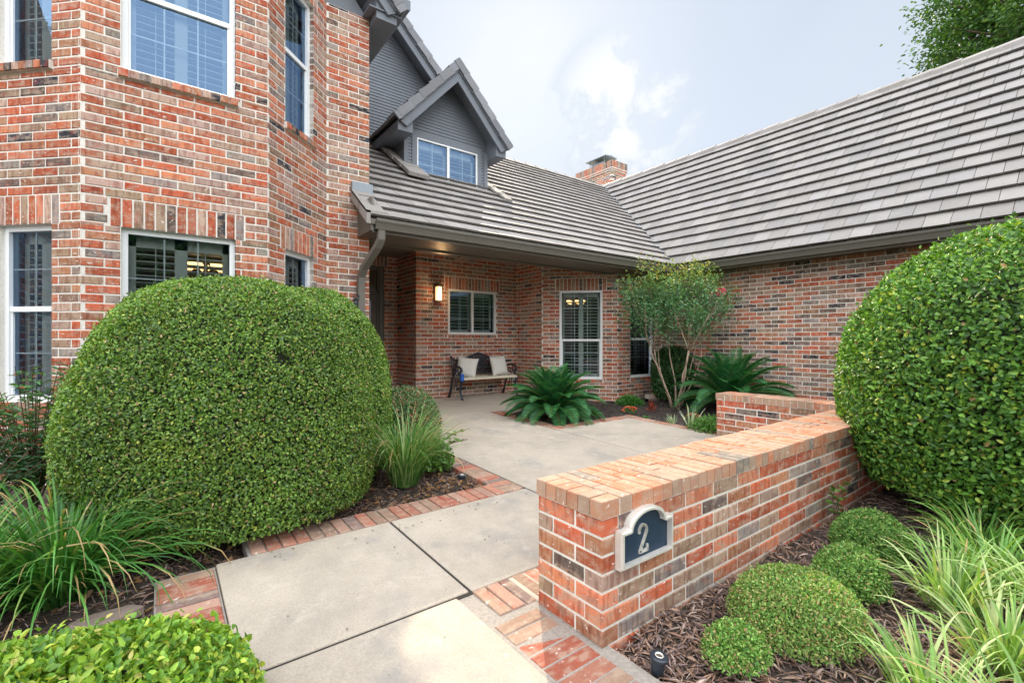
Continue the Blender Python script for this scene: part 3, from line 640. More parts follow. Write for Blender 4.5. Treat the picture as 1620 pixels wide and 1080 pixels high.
# chandeliers glowing in the rooms behind the glass
def chandelier(x, y, z, lab, n=5, r=.16):
    t = empty('chandelier', (x, y, z), 0, lab, 'chandelier'); m = MB(); m.tube([(0, 0, .0), (0, 0, .45)], .008, 6); m.lathe((0, 0, -.05), [(0, 0), (.03, .02), (.015, .08), (.02, .12), (0, .13)], 10)
    for k in range(n):
        a = 2 * math.pi * k / n + .3; c, s_ = math.cos(a), math.sin(a); m.tube([(0, 0, 0), (r * .5 * c, r * .5 * s_, -.04), (r * c, r * s_, 0)], .006, 5)
        bm_ = MB(); bm_.lathe((r * c, r * s_, 0), [(.015, 0), (.045, .03), (.05, .06), (.03, .08), (0, .085)], 10); MB.build(bm_, 'bulb', BULB).parent = t
    MB.build(m, 'frame', BRASS).parent = t
    return t
chandelier(.36, 5.70, 1.99, 'lit chandelier behind the shutters of the big bay window above the round hedge', r=.14)
chandelier(7.05, 7.10, 2.05, 'lit chandelier behind the tall window above the sago palm')
# ------------------------------------------------------------------ ground and paving
def sheet(name, x0, x1, y0, y1, nx, ny, zf, m_, col=(1, 1, 1)):
    v = []; f = []
    for j in range(ny + 1):
        for i in range(nx + 1):
            x = x0 + (x1 - x0) * i / nx; y = y0 + (y1 - y0) * j / ny; v.append((x, y, zf(x, y)))
    for j in range(ny):
        for i in range(nx): a = j * (nx + 1) + i; f.append((a, a + 1, a + nx + 2, a + nx + 1))
    o = raw_mesh(name, np.array(v), np.array(f), np.array([col] * len(v)), m_); o.data.polygons.foreach_set('use_smooth', [True] * len(f)); return tag(o, kind='structure')
sheet('ground', -250, 250, -250, 250, 60, 60, lambda x, y: -.25, LAWN)
def bedz(x, y):
    return gz(y) - .05 + .018 * math.sin(x * 5.1 + y * 3) + .012 * math.sin(x * 11 - y * 9.3) + (.02 if y < 1.3 else 0)
sheet('garden_bed_soil', -5, 9.2, -4.5, 9.2, 280, 270, bedz, SOIL)
def slab(x0, x1, y0, y1, name='walkway', m_=CONC, t=.12, top=0, bev=.008):
    mb = MB(); n = 1
    P = [(x0, y0), (x1, y0), (x1, y1), (x0, y1)]
    lo = [V(x, y, gz(y) - t) for x, y in P]; hi = [V(x, y, gz(y) + top) for x, y in P]
    mb.face(lo[::-1]); mb.face(hi)
    for i in range(4): k = (i + 1) % 4; mb.face([lo[i], lo[k], hi[k], hi[i]])
    o = mb.build(name, m_, None, bevel=bev); return tag(o, kind='structure')
g = .0085
slab(.24, 1.25 - g, 2.0 + g, 3.05); slab(.24, 1.16, -1.0, 2.0 - g); slab(1.25 + g, 2.45 - g, 2.0, 3.05); 
slab(2.45 + g, 4.25 - g, 1.74, 6.25); slab(4.25 + g, 5.78, 1.74, 4.65); slab(2.2, 6.3, 6.255, 9.05, 'porch_floor', AGG)
slab(1.47, 2.45 - g, 1.74, 2.0 - g)
JF = mat('joint_dirt', (.035, .03, .026), .95)
slab(1.238, 1.262, 2.0, 3.05, 'path_joint', JF, .12, -.008, 0); slab(.24, 1.262, 1.988, 2.012, 'path_joint', JF, .12, -.0075, 0); slab(2.438, 2.462, 1.74, 6.25, 'path_joint', JF, .12, -.007, 0); slab(4.238, 4.262, 1.74, 4.65, 'path_joint', JF, .12, -.007, 0)
# joint filler and mortar bed below the bricks
slab(.40, 2.47, 3.04, 3.32, 'paving_base', BASEC, .14, -.012, 0); slab(-.03, .235, 2.3, 3.04, 'paving_base', BASEC, .14, -.012, 0); slab(1.24, 2.46, 1.62, 2.01, 'paving_base', BASEC, .14, -.012, 0); slab(2.25, 2.45, 3.0, 6.25, 'paving_base', BASEC, .14, -.012, 0); slab(1.15, 1.50, -1, 2.0, 'paving_base', BASEC, .14, -.013, 0)
slab(5.7, 6.0, 1.74, 4.85, 'paving_base', BASEC, .14, -.014, 0); slab(4.2, 5.95, 4.6, 4.86, 'paving_base', BASEC, .14, -.012, 0); slab(4.24, 4.46, 4.8, 6.3, 'paving_base', BASEC, .14, -.013, 0)
def pcol():
    q = random.choices([(.40, .17, .115), (.42, .25, .19), (.33, .22, .16), (.24, .17, .15), (.36, .11, .07)], [30, 26, 18, 10, 16])[0]; k = random.uniform(.85, 1.15); return tuple(x * k for x in q)
def paver(mb, x0, x1, y0, y1, tilt=.0015):
    P0 = V(x0, y0, gz(y0) + random.uniform(-.002, .002)); u = V(x1 - x0, 0, random.uniform(-tilt, tilt)); w_ = V(0, y1 - y0, gz(y1) - gz(y0) + random.uniform(-tilt, tilt))
    lu, lw = u.length, w_.length; brick(mb, P0, u.normalized(), w_.normalized(), u.normalized().cross(w_.normalized()), lu, lw, .05, 0, pcol(), ch=.004)
m = MB(); x = .42
while x < 2.40:   # soldier row beside the slabs (bricks run away from the path)
    paver(m, x, x + .0735, 3.065, 3.065 + .235); x += .083
y = 2.35
while y < 3.0: paver(m, -.02, .225, y, y + .0735); y += .083
y = 3.33 
while y < 6.1: paver(m, 2.24, 2.44, y, y + .0735); y += .083
for y in (3.08, 3.163, 3.246): paver(m, 2.24, 2.44, y, y + .0735)
# pavers at the end of the garden wall
for i, x in enumerate((1.255, 1.335, 1.415, 1.495)): paver(m, x, x + .072, 1.755, 1.995)
for i in range(5): paver(m, 1.575 + i * .08, 1.647 + i * .08, 1.76, 1.99)
y = 1.70 - .073
while y > -1: paver(m, 1.185 + max(0, (1.62 - y) * .0), 1.43, y, y + .0735); y -= .083
# edging along the far beds
y = 1.9
while y < 4.6: paver(m, 5.79, 5.98, y, y + .0735); y += .083
x = 4.27
while x < 5.95: paver(m, x, x + .0735, 4.66, 4.84); x += .083
y = 4.87
while y < 6.2: paver(m, 4.26, 4.45, y, y + .0735); y += .083
tag(m.build('brick_edging', PAVE), kind='structure')
# loose brick and stones at the lower left
m = MB(); brick(m, V(-.62, 2.40, .0), V(.8, .6, 0), V(0, 0, 1), V(.6, -.8, 0), .19, .09, .06, 0, bcol(PW_NEAR)); m.obox(V(-.62, 2.40, -.02), V(.152, .114, 0), V(-.03, .04, 0), V(0, 0, .1), PC[0])
tag(m.build('loose_brick', BRICK, loc=(-.62, 2.4, 0)), 'loose salmon brick standing at the lower left beside the strappy clump', 'brick')
def rock(name, x, y, r, lab, seed, m_):
    random.seed(seed); mb = MB(); n = 9; ph = random.random() * 6; P = [V(x + r * (1 + .25 * math.sin(a * 2 + ph)) * math.cos(a), y + r * .6 * (1 + .2 * math.sin(a * 3)) * math.sin(a), gz(y) - .02) for a in [2 * math.pi * k / n for k in range(n)]]
    mb.prism(P, (0, 0, .045)); return tag(mb.build(name, m_, bevel=.008, loc=(x, y, 0)), lab, 'stone')
STONE = mat('flagstone', (.20, .155, .13), .9, noise=[(12, .2), (60, .15)], bump=(50, .6, .006))
rock('flat_stone', -.20, 2.74, .11, 'flat grey pink stone below the strappy clump, next to the brick strip', 3, STONE); rock('flat_stone', -.48, 2.62, .10, 'flat stone further left, under the drooping blades by the loose brick', 5, STONE)
random.seed(21)
# ------------------------------------------------------------------ garden walls
WT = .533
GW = empty('garden_wall', (1.46, 1.32, 0), label='low brick garden wall with rowlock cap, carrying the house number plaque', cat='garden wall')
def gpart(o, root): o.parent = root; o.matrix_parent_inverse = Matrix.Translation(-root.location); return o
def ccol():
    q = random.choices([(.46, .24, .15), (.42, .27, .19), (.50, .20, .11), (.36, .25, .18), (.24, .21, .18)], [30, 25, 18, 18, 6])[0]; k = random.uniform(.9, 1.1); return tuple(x * k for x in q)
def low_wall(root, p, q, thick, corner0, weights=PW_NEAR):
    """faces p->q (front), both ends and back"""
    P0, u, n, L = wall_frame(p, q); b = -n; a0, a1 = P0, P0 + u * L; c0, c1 = a0 + b * thick, a1 + b * thick
    t2 = lambda v: (v.x, v.y)
    for k, (s, e, o0, o1) in enumerate(((a0, a1, 'odd', 'odd'), (a1, c1, 'even', 'even'), (c1, c0, 'odd', 'odd'), (c0, a0, 'even', 'even'))):
        w_ = []
        brick_wall('body', None, t2(s), t2(e), -CH * 2, WT - .004, own0=o0, own1=o1, weights=weights)
        o = bpy.context.scene.objects  # last linked
        body = [x for x in COL.objects if x.name.startswith('body') and x.parent is None][-1]; gpart(body, root)
    m = MB(); N = round((L + .024) / .0762); st = (L + .024) / N; O = P0 - u * .012 + n * .012; W_ = thick + .024; up = V(0, 0, 1)
    EB = 6; eb = W_ / EB
    for i in range(EB): brick(m, O - n * ((i + 1) * eb - .003) + up * (WT + random.uniform(-.002, .002)), u, n, up, .112, eb - .006, 0, .0735, ccol(), ch=.003, j=.0018)
    st = (L + .024 - .118) / (N - 1)
    for i in range(N - 1):
        for (d0, d1) in (((0, .25), (.25, W_)) if i % 2 else ((0, W_ - .25), (W_ - .25, W_))):
            z = WT + random.uniform(-.0025, .002); x0 = O + u * (.118 + i * st + .0035) - n * (d1 - .003)
            brick(m, x0 + up * z - up * 0, u, n, up, st - .007, d1 - d0 - .005, 0.0, .0735, ccol(), ch=.003, j=.0018)
    # end bricks run the other way at the free end
    gpart(m.build('cap', PAVE), root); m = MB(); m.obox(O - n * W_ + n * .006 + u * .006 + up * (WT - .004), u * (L + .012), n * (W_ - .012), up * .068); gpart(m.build('cap_mortar', MORTAR), root)
low_wall(GW, (1.465, 1.32), (5.55, 1.32), .40, True)
G2 = empty('garden_wall', (5.6, 1.7, 0), label='second low brick wall, behind the first one and in front of the garage wing', cat='garden wall')
low_wall(G2, (5.62, 3.14), (5.62, 1.30), .34, True)
# low kerb of brick at the inner corner of the house
m = MB(); k = 0
for zz in (.05, .126):
    x = 7.72 + (zz > .1) * .12
    while x < 8.7: brick(m, V(x, 5.72, zz), V(1, 0, 0), V(0, 0, 1), V(0, -1, 0), .24, .066, .1, 0, bcol(PW_GARAGE)); x += .254
m.box(7.72, 8.7, 5.725, 5.82, 0, .19, (.45, .4, .35)); tag(m.build('planter_kerb', BRICK, loc=(8.2, 5.75, 0)), 'low brick kerb against the house in the corner behind the small tree', 'kerb')
# ------------------------------------------------------------------ house number plaque
PQ = empty('address_plaque', (1.553, 1.315, .45), label='navy house number plaque with arched pewter frame reading 2', cat='house number')
def pz(s, z, y=0): return V(s, -y, z)
pw, pb, psh = .344, -.134, .006   # width, bottom, shoulder height (relative to z .45)
def outline(o=0, n=16):
    pts = [(-o, pb - o), (pw + o, pb - o), (pw + o, psh + o), (pw - .046 + o * 1.0, psh + o)]
    cx, r = pw / 2, (pw / 2 - .055) + o; hh = .068
    for k in range(n + 1):
        a = math.pi * k / n; pts.append((cx + r * math.cos(a), psh + o + .004 + hh * math.sin(a)))
    pts += [(.046 - o * 1.0, psh + o), (-o, psh + o)]
    return pts
def plq(pts, y0, y1, name, m_):
    mb = MB(); mb.prism([pz(s, z, y0) for s, z in pts], (0, -(y1 - y0), 0)); o = mb.build(name, m_, bevel=.002); o.parent = PQ; return o
plq(outline(.0), .0, .012, 'panel', NAVY)
oo, ii = outline(.012), outline(-.003); mb = MB()
for k in range(len(oo)):
    j = (k + 1) % len(oo); y0, y1, y2 = .0, .040, .030
    a, b, c, d = oo[k], oo[j], ii[j], ii[k]; mid = lambda p, q, t=.5: (p[0] + (q[0] - p[0]) * t, p[1] + (q[1] - p[1]) * t)
    e0, e1 = mid(a, d, .45), mid(b, c, .45)
    mb.face([pz(*a, y0), pz(*b, y0), pz(*b, y2), pz(*a, y2)]); mb.face([pz(*a, y2), pz(*b, y2), pz(*e1, y2), pz(*e0, y2)]); mb.face([pz(*e0, y2), pz(*e1, y2), pz(*e1, y1), pz(*e0, y1)]); mb.face([pz(*e0, y1), pz(*e1, y1), pz(*c, y1), pz(*d, y1)]); mb.face([pz(*d, y1), pz(*c, y1), pz(*c, .012), pz(*d, .012)])
o = mb.build('frame', PEWTER); o.parent = PQ
# numeral 2 as a bevelled band
ctr = []; cx, cz, rr = .155, -.018, .026
for k in range(0, 13): a = R(190) - R(230) * k / 12; ctr.append((cx + rr * math.cos(a), cz + rr * 1.05 * math.sin(a)))
ctr += [(.166, -.050), (.147, -.082), (.133, -.106)]
mb = MB()
def band(pts, w=.0062):
    for (p, q) in zip(pts, pts[1:]):
        d = Vector((q[0] - p[0], q[1] - p[1])).normalized(); nx, nz = -d.y * w, d.x * w; e = .002
        P = [(p[0] - d.x * e + nx, p[1] - d.y * e + nz), (p[0] - d.x * e - nx, p[1] - d.y * e - nz), (q[0] + d.x * e - nx, q[1] + d.y * e - nz), (q[0] + d.x * e + nx, q[1] + d.y * e + nz)]
        mb.prism([pz(*a, .012) for a in P], (0, -.008, 0))
band(ctr); band([(.130, -.1065), (.186, -.1065)]); band([(.1855, -.108), (.1855, -.084)], .0045)
o = mb.build('numeral', PEWTER); o.parent = PQ
# ------------------------------------------------------------------ bench
BX, BY, BZ = 4.50, 7.99, .155
BN = empty('garden_bench', (BX, BY, BZ), label='black cast metal garden bench with camelback lattice and cream seat, on the porch', cat='bench')
BW = 1.30
def bpart(mb, name, m_, **k): o = mb.build(name, m_, **k); o.parent = BN; return o
def bp(x, z, y): return V(x, -y, z)          # x along bench, y towards the path
# backrest: leans back slightly, open scrollwork
def top(t): # camelback profile
    c = abs(t - .5) * 2; return .74 + .12 * (math.cos(min(1, c * 1.6) * math.pi) * .5 + .5) - .01 * math.sin(c * math.pi * 3) + (.02 if c > .93 else 0)
lean = lambda z: -.02 + .0 - (z - .4) * -.0
m = MB(); YB = lambda z: .10 - (z - .40) * .20
m.tube([bp(.03 + (BW - .06) * k / 40, top(k / 40), YB(top(k / 40))) for k in range(41)], .023, 8)
m.tube([bp(.2 + (BW - .4) * k / 10, .49 - .02 * math.sin(math.pi * k / 10), YB(.48)) for k in range(11)], .014, 8)
for x in (0.03, BW - .03): m.tube([bp(x, .38, YB(.38)), bp(x, .6, YB(.6)), bp(x, .78, YB(.78) - .01), bp(x, .80, YB(.8) - .03)], [.018, .017, .02, .024], 8)
for x0, x1 in ((.03, .2), (BW - .03, BW - .2)): m.tube([bp(x0, .44, YB(.44)), bp((x0 + x1) / 2, .45, YB(.45)), bp(x1, .49, YB(.49))], .012, 6)
random.seed(4); ry = 0
z = .535
while z < .86:
    x = .10 + (ry % 2) * .045
    while x < BW - .07:
        if z < top(x / BW) - .035:
            n_ = 9; r0 = .034
            m.tube([bp(x + r0 * math.cos(2 * math.pi * k / n_), z + r0 * math.sin(2 * math.pi * k / n_), YB(z)) for k in range(n_)], .011, 5, closed=True)
            if (int(x * 23) + ry) % 2 == 0:
                for a in (0, 2.1, 4.2): m.tube([bp(x, z, YB(z)), bp(x + .03 * math.cos(a + z * 9), z + .03 * math.sin(a + z * 9), YB(z))], [.011, .004], 5)
        x += .068
    z += .05; ry += 1
bpart(m, 'backrest', IRON, smooth=True)
m = MB()
for k in range(5): m.box(.02, BW - .02, -.46 + k * .082, -.46 + k * .082 + .068, .395, .415)
bpart(m, 'seat', CREAM, bevel=.004)
m = MB(); m.box(.0, BW, -.475, -.46, .37, .41); bpart(m, 'apron', CREAM)
for sx in (0.0, BW):
    m = MB(); x = sx
    m.tube([bp(x, .60, .13), bp(x, .62, .25), bp(x, .615, .36), bp(x, .58, .44), bp(x, .53, .455), bp(x, .50, .43), bp(x, .51, .39), bp(x, .545, .39)], [.020, .023, .023, .022, .020, .017, .015, .015], 8)
    m.tube([bp(x, .40, .44), bp(x, .44, .38), bp(x, .47, .36), bp(x, .50, .40)], .012, 6)
    for (cy, cz, r0) in ((.36, .555, .05), (.27, .50, .045), (.38, .47, .03), (.2, .52, .04)): m.tube([bp(x, cz + r0 * math.sin(2 * math.pi * k / 12), cy + r0 * math.cos(2 * math.pi * k / 12)) for k in range(12)], .011, 6, closed=True)
    m.tube([bp(x, .395, .08), bp(x, .395, .47)], .014, 6)
    bpart(m, 'arm', IRON, smooth=True)
    m = MB(); m.tube([bp(x, .40, .45), bp(x, .32, .44), bp(x, .2, .40), bp(x, .1, .43), bp(x, .03, .475), bp(x, .0, .48)], [.030, .027, .022, .021, .024, .031], 8)
    m.tube([bp(x, .37, .30), bp(x, .25, .26), bp(x, .2, .33), bp(x, .24, .39)], .010, 6); bpart(m, 'leg', IRON, smooth=True)
    m = MB(); m.tube([bp(x, .40, .1), bp(x, .3, .09), bp(x, .15, .04), bp(x, .0, -.03)], [.028, .025, .022, .030], 8)
    m.tube([bp(x, .37, .22), bp(x, .22, .2), bp(x, .2, .12)], .010, 6); bpart(m, 'leg', IRON, smooth=True)
def pillow(x, z, y, rx, rz, ry, lab, w_=.40):
    n = 14; v = []; f = []
    for side in (1, -1):
        for j in range(n + 1):
            for i in range(n + 1):
                a, b = i / n * 2 - 1, j / n * 2 - 1; k = (1 - a ** 4) * (1 - b ** 4); pin = 1 - .07 * (1 - abs(a) ** 2) * abs(b) ** 3 ; pin2 = 1 - .07 * (1 - abs(b) ** 2) * abs(a) ** 3
                v.append((a * pin2 * w_ / 2, side * (.005 + .075 * k ** .6), b * pin * w_ / 2))
    for s_ in range(2):
        o_ = s_ * (n + 1) ** 2
        for j in range(n):
            for i in range(n):
                q = [o_ + j * (n + 1) + i, o_ + j * (n + 1) + i + 1, o_ + (j + 1) * (n + 1) + i + 1, o_ + (j + 1) * (n + 1) + i]; f.append(q if s_ else q[::-1])
    o = raw_mesh('pillow', np.array(v), np.array(f), np.ones((len(v), 3)), LINEN); o.data.polygons.foreach_set('use_smooth', [True] * len(f))
    o.location = (BX + x, BY - y, BZ + z); o.rotation_euler = (rx, ry, rz); tag(o, lab, 'pillow', 'pillows on the bench'); return o
pillow(.22, .60, .28, R(-20), R(-38), R(8), 'off white linen pillow slouched against the left arm of the bench')
pillow(.98, .605, .27, R(-14), R(6), R(-3), 'off white linen pillow standing upright at the right end of the bench')
m = MB(); m.box(-.035, .035, -.022, .022, -.14, 0.0); lb = m.build('lockbox', BLUE, bevel=.008); lb.location = (BX, BY - .475, BZ + .49); lb.rotation_euler = (R(-8), R(14), R(20)); tag(lb, 'blue lockbox hanging from the left arm of the bench', 'lockbox')
m = MB(); m.tube([V(.022 * math.cos(math.pi * k / 8), 0, .03 * math.sin(math.pi * k / 8)) for k in range(9)], .004, 6); o = m.build('shackle', PEWTER); o.parent = lb
# ------------------------------------------------------------------ landscape lights
def well_light(x, y, z, lab, s=1, tilt=0):
    t = empty('garden_light', (x, y, z), 0, lab, 'garden light'); t.rotation_euler = (tilt, tilt * .5, 0)
    m = MB(); m.lathe((0, 0, 0), [(.0, -.03), (.020 * s, -.03), (.026 * s, .02), (.029 * s, .045), (.030 * s, .052)], 24); o = m.build('body', BLACKP, smooth=True); o.parent = t
    m = MB(); m.lathe((0, 0, 0), [(.029 * s, .05), (.036 * s, .052), (.036 * s, .062), (.030 * s, .066), (.017 * s, .066)], 24); o = m.build('collar', BLACKP); o.parent = t
    m = MB(); m.lathe((0, 0, 0), [(.017 * s, .0663), (.015 * s, .068), (.011 * s, .064)], 24); o = m.build('lens_ring', PEWTER); o.parent = t
    m = MB(); m.lathe((0, 0, 0), [(.011 * s, .063), (0, .064)], 16); o = m.build('lens', GLASSD); o.parent = t
well_light(1.535, 1.10, -.005, 'black round garden light in the bark mulch beside the paver strip', 1.0, R(6))
well_light(2.13, 3.56, .02, 'black garden light in the corner of the bed where two brick edgings meet', 1.2)
# ------------------------------------------------------------------ mulch
def chips(name, n, region, size, pal, lab, zoff=.0, thick=.35):
    """shredded bark: bent slivers lying over each other"""
    xs = np.zeros((n, 2)); k = 0
    while k < n:
        p = region(); xs[k] = p; k += 1
    L = RNG.uniform(.4, 1.3, n) * size; w_ = L * RNG.uniform(.08, .28, n); a = RNG.uniform(0, 2 * np.pi, n); el = RNG.normal(0, .28, n)
    z = np.array([bedz(x, y) for x, y in xs]) + zoff + RNG.uniform(0, .018, n)
    d = np.stack([np.cos(a) * np.cos(el), np.sin(a) * np.cos(el), np.sin(el)], 1); s_ = np.stack([-np.sin(a), np.cos(a), RNG.normal(0, .35, n)], 1); s_ /= np.linalg.norm(s_, axis=1, keepdims=True); nn_ = np.cross(d, s_)
    c = np.stack([xs[:, 0], xs[:, 1], z], 1); h = (w_ * thick)[:, None]; Lh, Wh = (L / 2)[:, None], (w_ / 2)[:, None]
    ring = lambda t, sc: [c + d * Lh * t + s_ * Wh * sc - nn_ * h * (t * t) * 1.0, c + d * Lh * t - s_ * Wh * sc - nn_ * h * (t * t), c + d * Lh * t - nn_ * (h * .9 + h * t * t)]
    V_ = np.stack(ring(-1, .5) + ring(0, 1) + ring(1, .4), 1); nv = 9
    F = np.array([[0, 1, 4, 3], [3, 4, 7, 6], [1, 2, 5, 4], [4, 5, 8, 7], [2, 0, 3, 5], [5, 3, 6, 8]])
    faces = (F[None] + (np.arange(n) * nv)[:, None, None]).reshape(-1, 4)
    pc = np.array(pal)[RNG.integers(0, len(pal), n)] * RNG.uniform(.6, 1.35, (n, 1))
    o = raw_mesh(name, V_.reshape(-1, 3), faces, np.repeat(pc, nv, 0), MULCH); tag(o, lab, 'mulch', kind='stuff'); return o
BARKP = [(.32, .19, .13), (.22, .13, .09), (.40, .26, .19), (.11, .07, .06), (.40, .30, .26), (.21, .15, .14)]
DARKP = [(.045, .035, .04), (.03, .025, .03), (.07, .055, .055), (.10, .075, .07)]
def reg_front():
    while 1:
        x, y = random.uniform(1.46, 5.0), random.uniform(-.6, 1.31)
        if x < 1.46 + .0 : continue
        if random.random() < min(1, 2.2 / max(.6, math.hypot(x, y)) ** 1.6 * 1.4): return (x, y)
def reg_far():
    while 1:
        x, y = random.uniform(4.5, 8.7), random.uniform(1.9, 6.1)
        if x < 5.99 and y < 4.86: continue
        return (x, y)
def reg_left():
    while 1:
        x, y = random.uniform(-1.6, 2.23), random.uniform(2.2, 5.2)
        if x > .40 and y < 3.31 or x > -.03 and y < 3.06: continue
        if y > 4.4 and random.random() < .5: continue
        return (x, y)
chips('bark_mulch', 15000, reg_front, .055, BARKP, 'shredded brown bark mulch in the bed in front of the garden wall', .012)
chips('bark_mulch', 9000, reg_far, .05, DARKP, 'dark mulch in the bed below the small tree by the house', .012)
chips('bark_mulch', 9000, reg_left, .055, BARKP, 'brown bark mulch and litter round the big round hedge', .008)
# ------------------------------------------------------------------ plants
def unit(a): return a / np.maximum(np.linalg.norm(a, axis=1, keepdims=True), 1e-9)
def leaves(name, P, D, N, L, Wd, cols, m_, parent=None, fold=.35, loc=None):
    """one six-cornered folded leaf per row: base P, direction D, up N, length L, width Wd"""
    n = len(P); D = unit(D); Sd = unit(np.cross(D, N)); N = np.cross(Sd, D); L = np.broadcast_to(L, n)[:, None]; W_ = np.broadcast_to(Wd, n)[:, None] / 2
    up = N * W_ * fold
    v = np.stack([P, P + D * L * .32 + Sd * W_ + up, P + D * L * .74 + Sd * W_ * .72 + up * .6, P + D * L - N * L * .08, P + D * L * .74 - Sd * W_ * .72 + up * .6, P + D * L * .32 - Sd * W_ + up], 1)
    F = np.array([[0, 1, 2, 3], [0, 3, 4, 5]]); faces = (F[None] + (np.arange(n) * 6)[:, None, None]).reshape(-1, 4)
    return raw_mesh(name, v.reshape(-1, 3), faces, np.repeat(cols, 6, 0), m_, parent, loc)
def lump(P, seed, sc=1.0):
    r_ = np.random.default_rng(seed); o = np.zeros(len(P))
    for k in range(7):
        w_ = r_.normal(0, 1, 3) * (1.6 + k * 1.1) * sc; o += np.sin(P @ w_ + r_.uniform(0, 6)) / (1 + k * .45)
    return o / 3
def sdir(n, zmin=-.6):
    d = unit(RNG.normal(0, 1, (int(n * 1.6) + 50, 3))); d = d[d[:, 2] > zmin]
    while len(d) < n: d = np.concatenate([d, sdir(n - len(d) + 10, zmin)])
    return d[:n]
def super_r(d, ax, p): return 1 / (np.abs(d[:, 0] / ax[0]) ** p + np.abs(d[:, 1] / ax[1]) ** p + np.abs(d[:, 2] / ax[2]) ** p) ** (1 / p)
def pick(pal, wts, n):
    w_ = np.array(wts, float); w_ /= w_.sum(); return np.array(pal)[RNG.choice(len(pal), n, p=w_)] * RNG.uniform(.75, 1.25, (n, 1))
G_DK, G_MD, G_LT, G_YL, G_TN, G_BL = (.030, .085, .018), (.060, .150, .026), (.115, .235, .040), (.26, .33, .04), (.30, .20, .09), (.05, .14, .06)
def shrub(name, lab, cat, lobes, nl, L, Wd, pal, wts, m_=LEAF, amp=.05, depth=.12, tilt=.7, seed=1, core=.90, zmin=-.75, group=None, holes=0, toneseed=None, stems=True, yside=None, fz=0.0):
    """lobes = [(centre, semi-axes, power)]; leaves on the shell of their union"""
    base = lobes[0][0]; t = empty(name, (base[0], base[1], gz(base[1])), 0, lab, cat, group)
    area = [a[0] * a[1] + a[1] * a[2] + a[0] * a[2] for _, a, _ in lobes]; tot = sum(area); PP = []; NN = []
    for (c, ax, p), ar in zip(lobes, area):
        k = int(nl * ar / tot); d = sdir(k, zmin); d = unit(d * np.array(ax)); r_ = super_r(d, ax, p); P = d * r_[:, None]
        g_ = np.sign(P) * np.abs(P / np.array(ax)) ** (p - 1) / np.array(ax); N = unit(g_)
        P = P * (1 + amp * lump(P * 1.0, seed, 1.3)[:, None] * (1 if p else 0)); P = P - N * (RNG.random(k) ** 1.7)[:, None] * depth
        Pw = P + np.array(c); keep = Pw[:, 2] > gz(c[1]) + .02 + fz
        for (c2, ax2, p2) in lobes:
            if c2 is c: continue
            q = (Pw - np.array(c2)) / (np.array(ax2) * .93); keep &= (np.abs(q) ** p2).sum(1) > 1
        if holes:
            keep &= ~(lump(Pw, seed + 5, 3.1) > holes)
        PP.append(Pw[keep]); NN.append(N[keep])
    P = np.concatenate(PP); N = np.concatenate(NN); n = len(P)
    sh = (RNG.random(n) < .05)[:, None] * RNG.uniform(.2, 1.1, (n, 1)) * L; P = P + N * sh + np.array([0, 0, 1]) * sh * .4
    tan = unit(np.cross(N, unit(RNG.normal(0, 1, (n, 3))))); D = unit(tan + N * RNG.uniform(.0, 1.0, (n, 1)) + np.array([0, 0, .35])); UP = unit(N + RNG.normal(0, tilt, (n, 3)) + np.array([0, 0, .3]))
    c = pick(pal, wts, n); tone = lump(P, toneseed or seed + 9, 1.6); c = c * (1 + .24 * tone)[:, None]
    ytone = np.clip(lump(P, seed + 31, 2.6) - .45, 0, 1)[:, None]; c = c * (1 - ytone * .8) + np.array(G_YL) * .8 * ytone * .8
    leaves('foliage', P, D, UP, L * RNG.uniform(.65, 1.25, n), Wd * RNG.uniform(.75, 1.2, n), c, m_, None).parent = t
    fo = [o for o in COL.objects if o.name.startswith('foliage') and o.parent == t][-1]; fo.matrix_parent_inverse = Matrix.Translation(-t.location)
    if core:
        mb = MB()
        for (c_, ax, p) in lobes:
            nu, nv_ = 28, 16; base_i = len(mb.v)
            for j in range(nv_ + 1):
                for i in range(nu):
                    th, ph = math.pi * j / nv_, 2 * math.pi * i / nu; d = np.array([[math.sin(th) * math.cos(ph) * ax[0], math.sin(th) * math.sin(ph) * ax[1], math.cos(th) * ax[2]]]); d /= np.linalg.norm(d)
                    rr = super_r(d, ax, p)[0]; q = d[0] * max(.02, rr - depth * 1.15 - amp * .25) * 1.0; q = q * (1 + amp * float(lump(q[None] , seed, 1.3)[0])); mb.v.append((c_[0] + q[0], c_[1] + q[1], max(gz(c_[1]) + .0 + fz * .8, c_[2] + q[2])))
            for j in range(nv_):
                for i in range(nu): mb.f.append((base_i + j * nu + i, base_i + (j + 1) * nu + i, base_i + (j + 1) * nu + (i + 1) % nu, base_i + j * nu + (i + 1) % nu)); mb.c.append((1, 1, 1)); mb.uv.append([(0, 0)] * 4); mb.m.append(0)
        o = mb.build('dark_core', CORE); gpart(o, t)  # added solid core blocking the view through; inner shade put into its dark colour
    if stems:
        mb = MB(); random.seed(seed)
        c_, ax, p = lobes[0]
        for k in range(9):
            a = random.uniform(0, 6.28); x, y = c_[0] + ax[0] * .25 * math.cos(a), c_[1] + ax[1] * .25 * math.sin(a); ex, ey = c_[0] + ax[0] * .7 * math.cos(a), c_[1] + ax[1] * .7 * math.sin(a)
            mb.tube([(x, y, gz(y) - .05), ((x + ex) / 2, (y + ey) / 2, gz(y) + ax[2] * .15), (ex, ey, c_[2])], [.014, .011, .005], 5)
        gpart(mb.build('stem', TWIG), t)
    return t
PALH = [G_DK, G_MD, G_LT, G_BL, G_YL, G_TN]
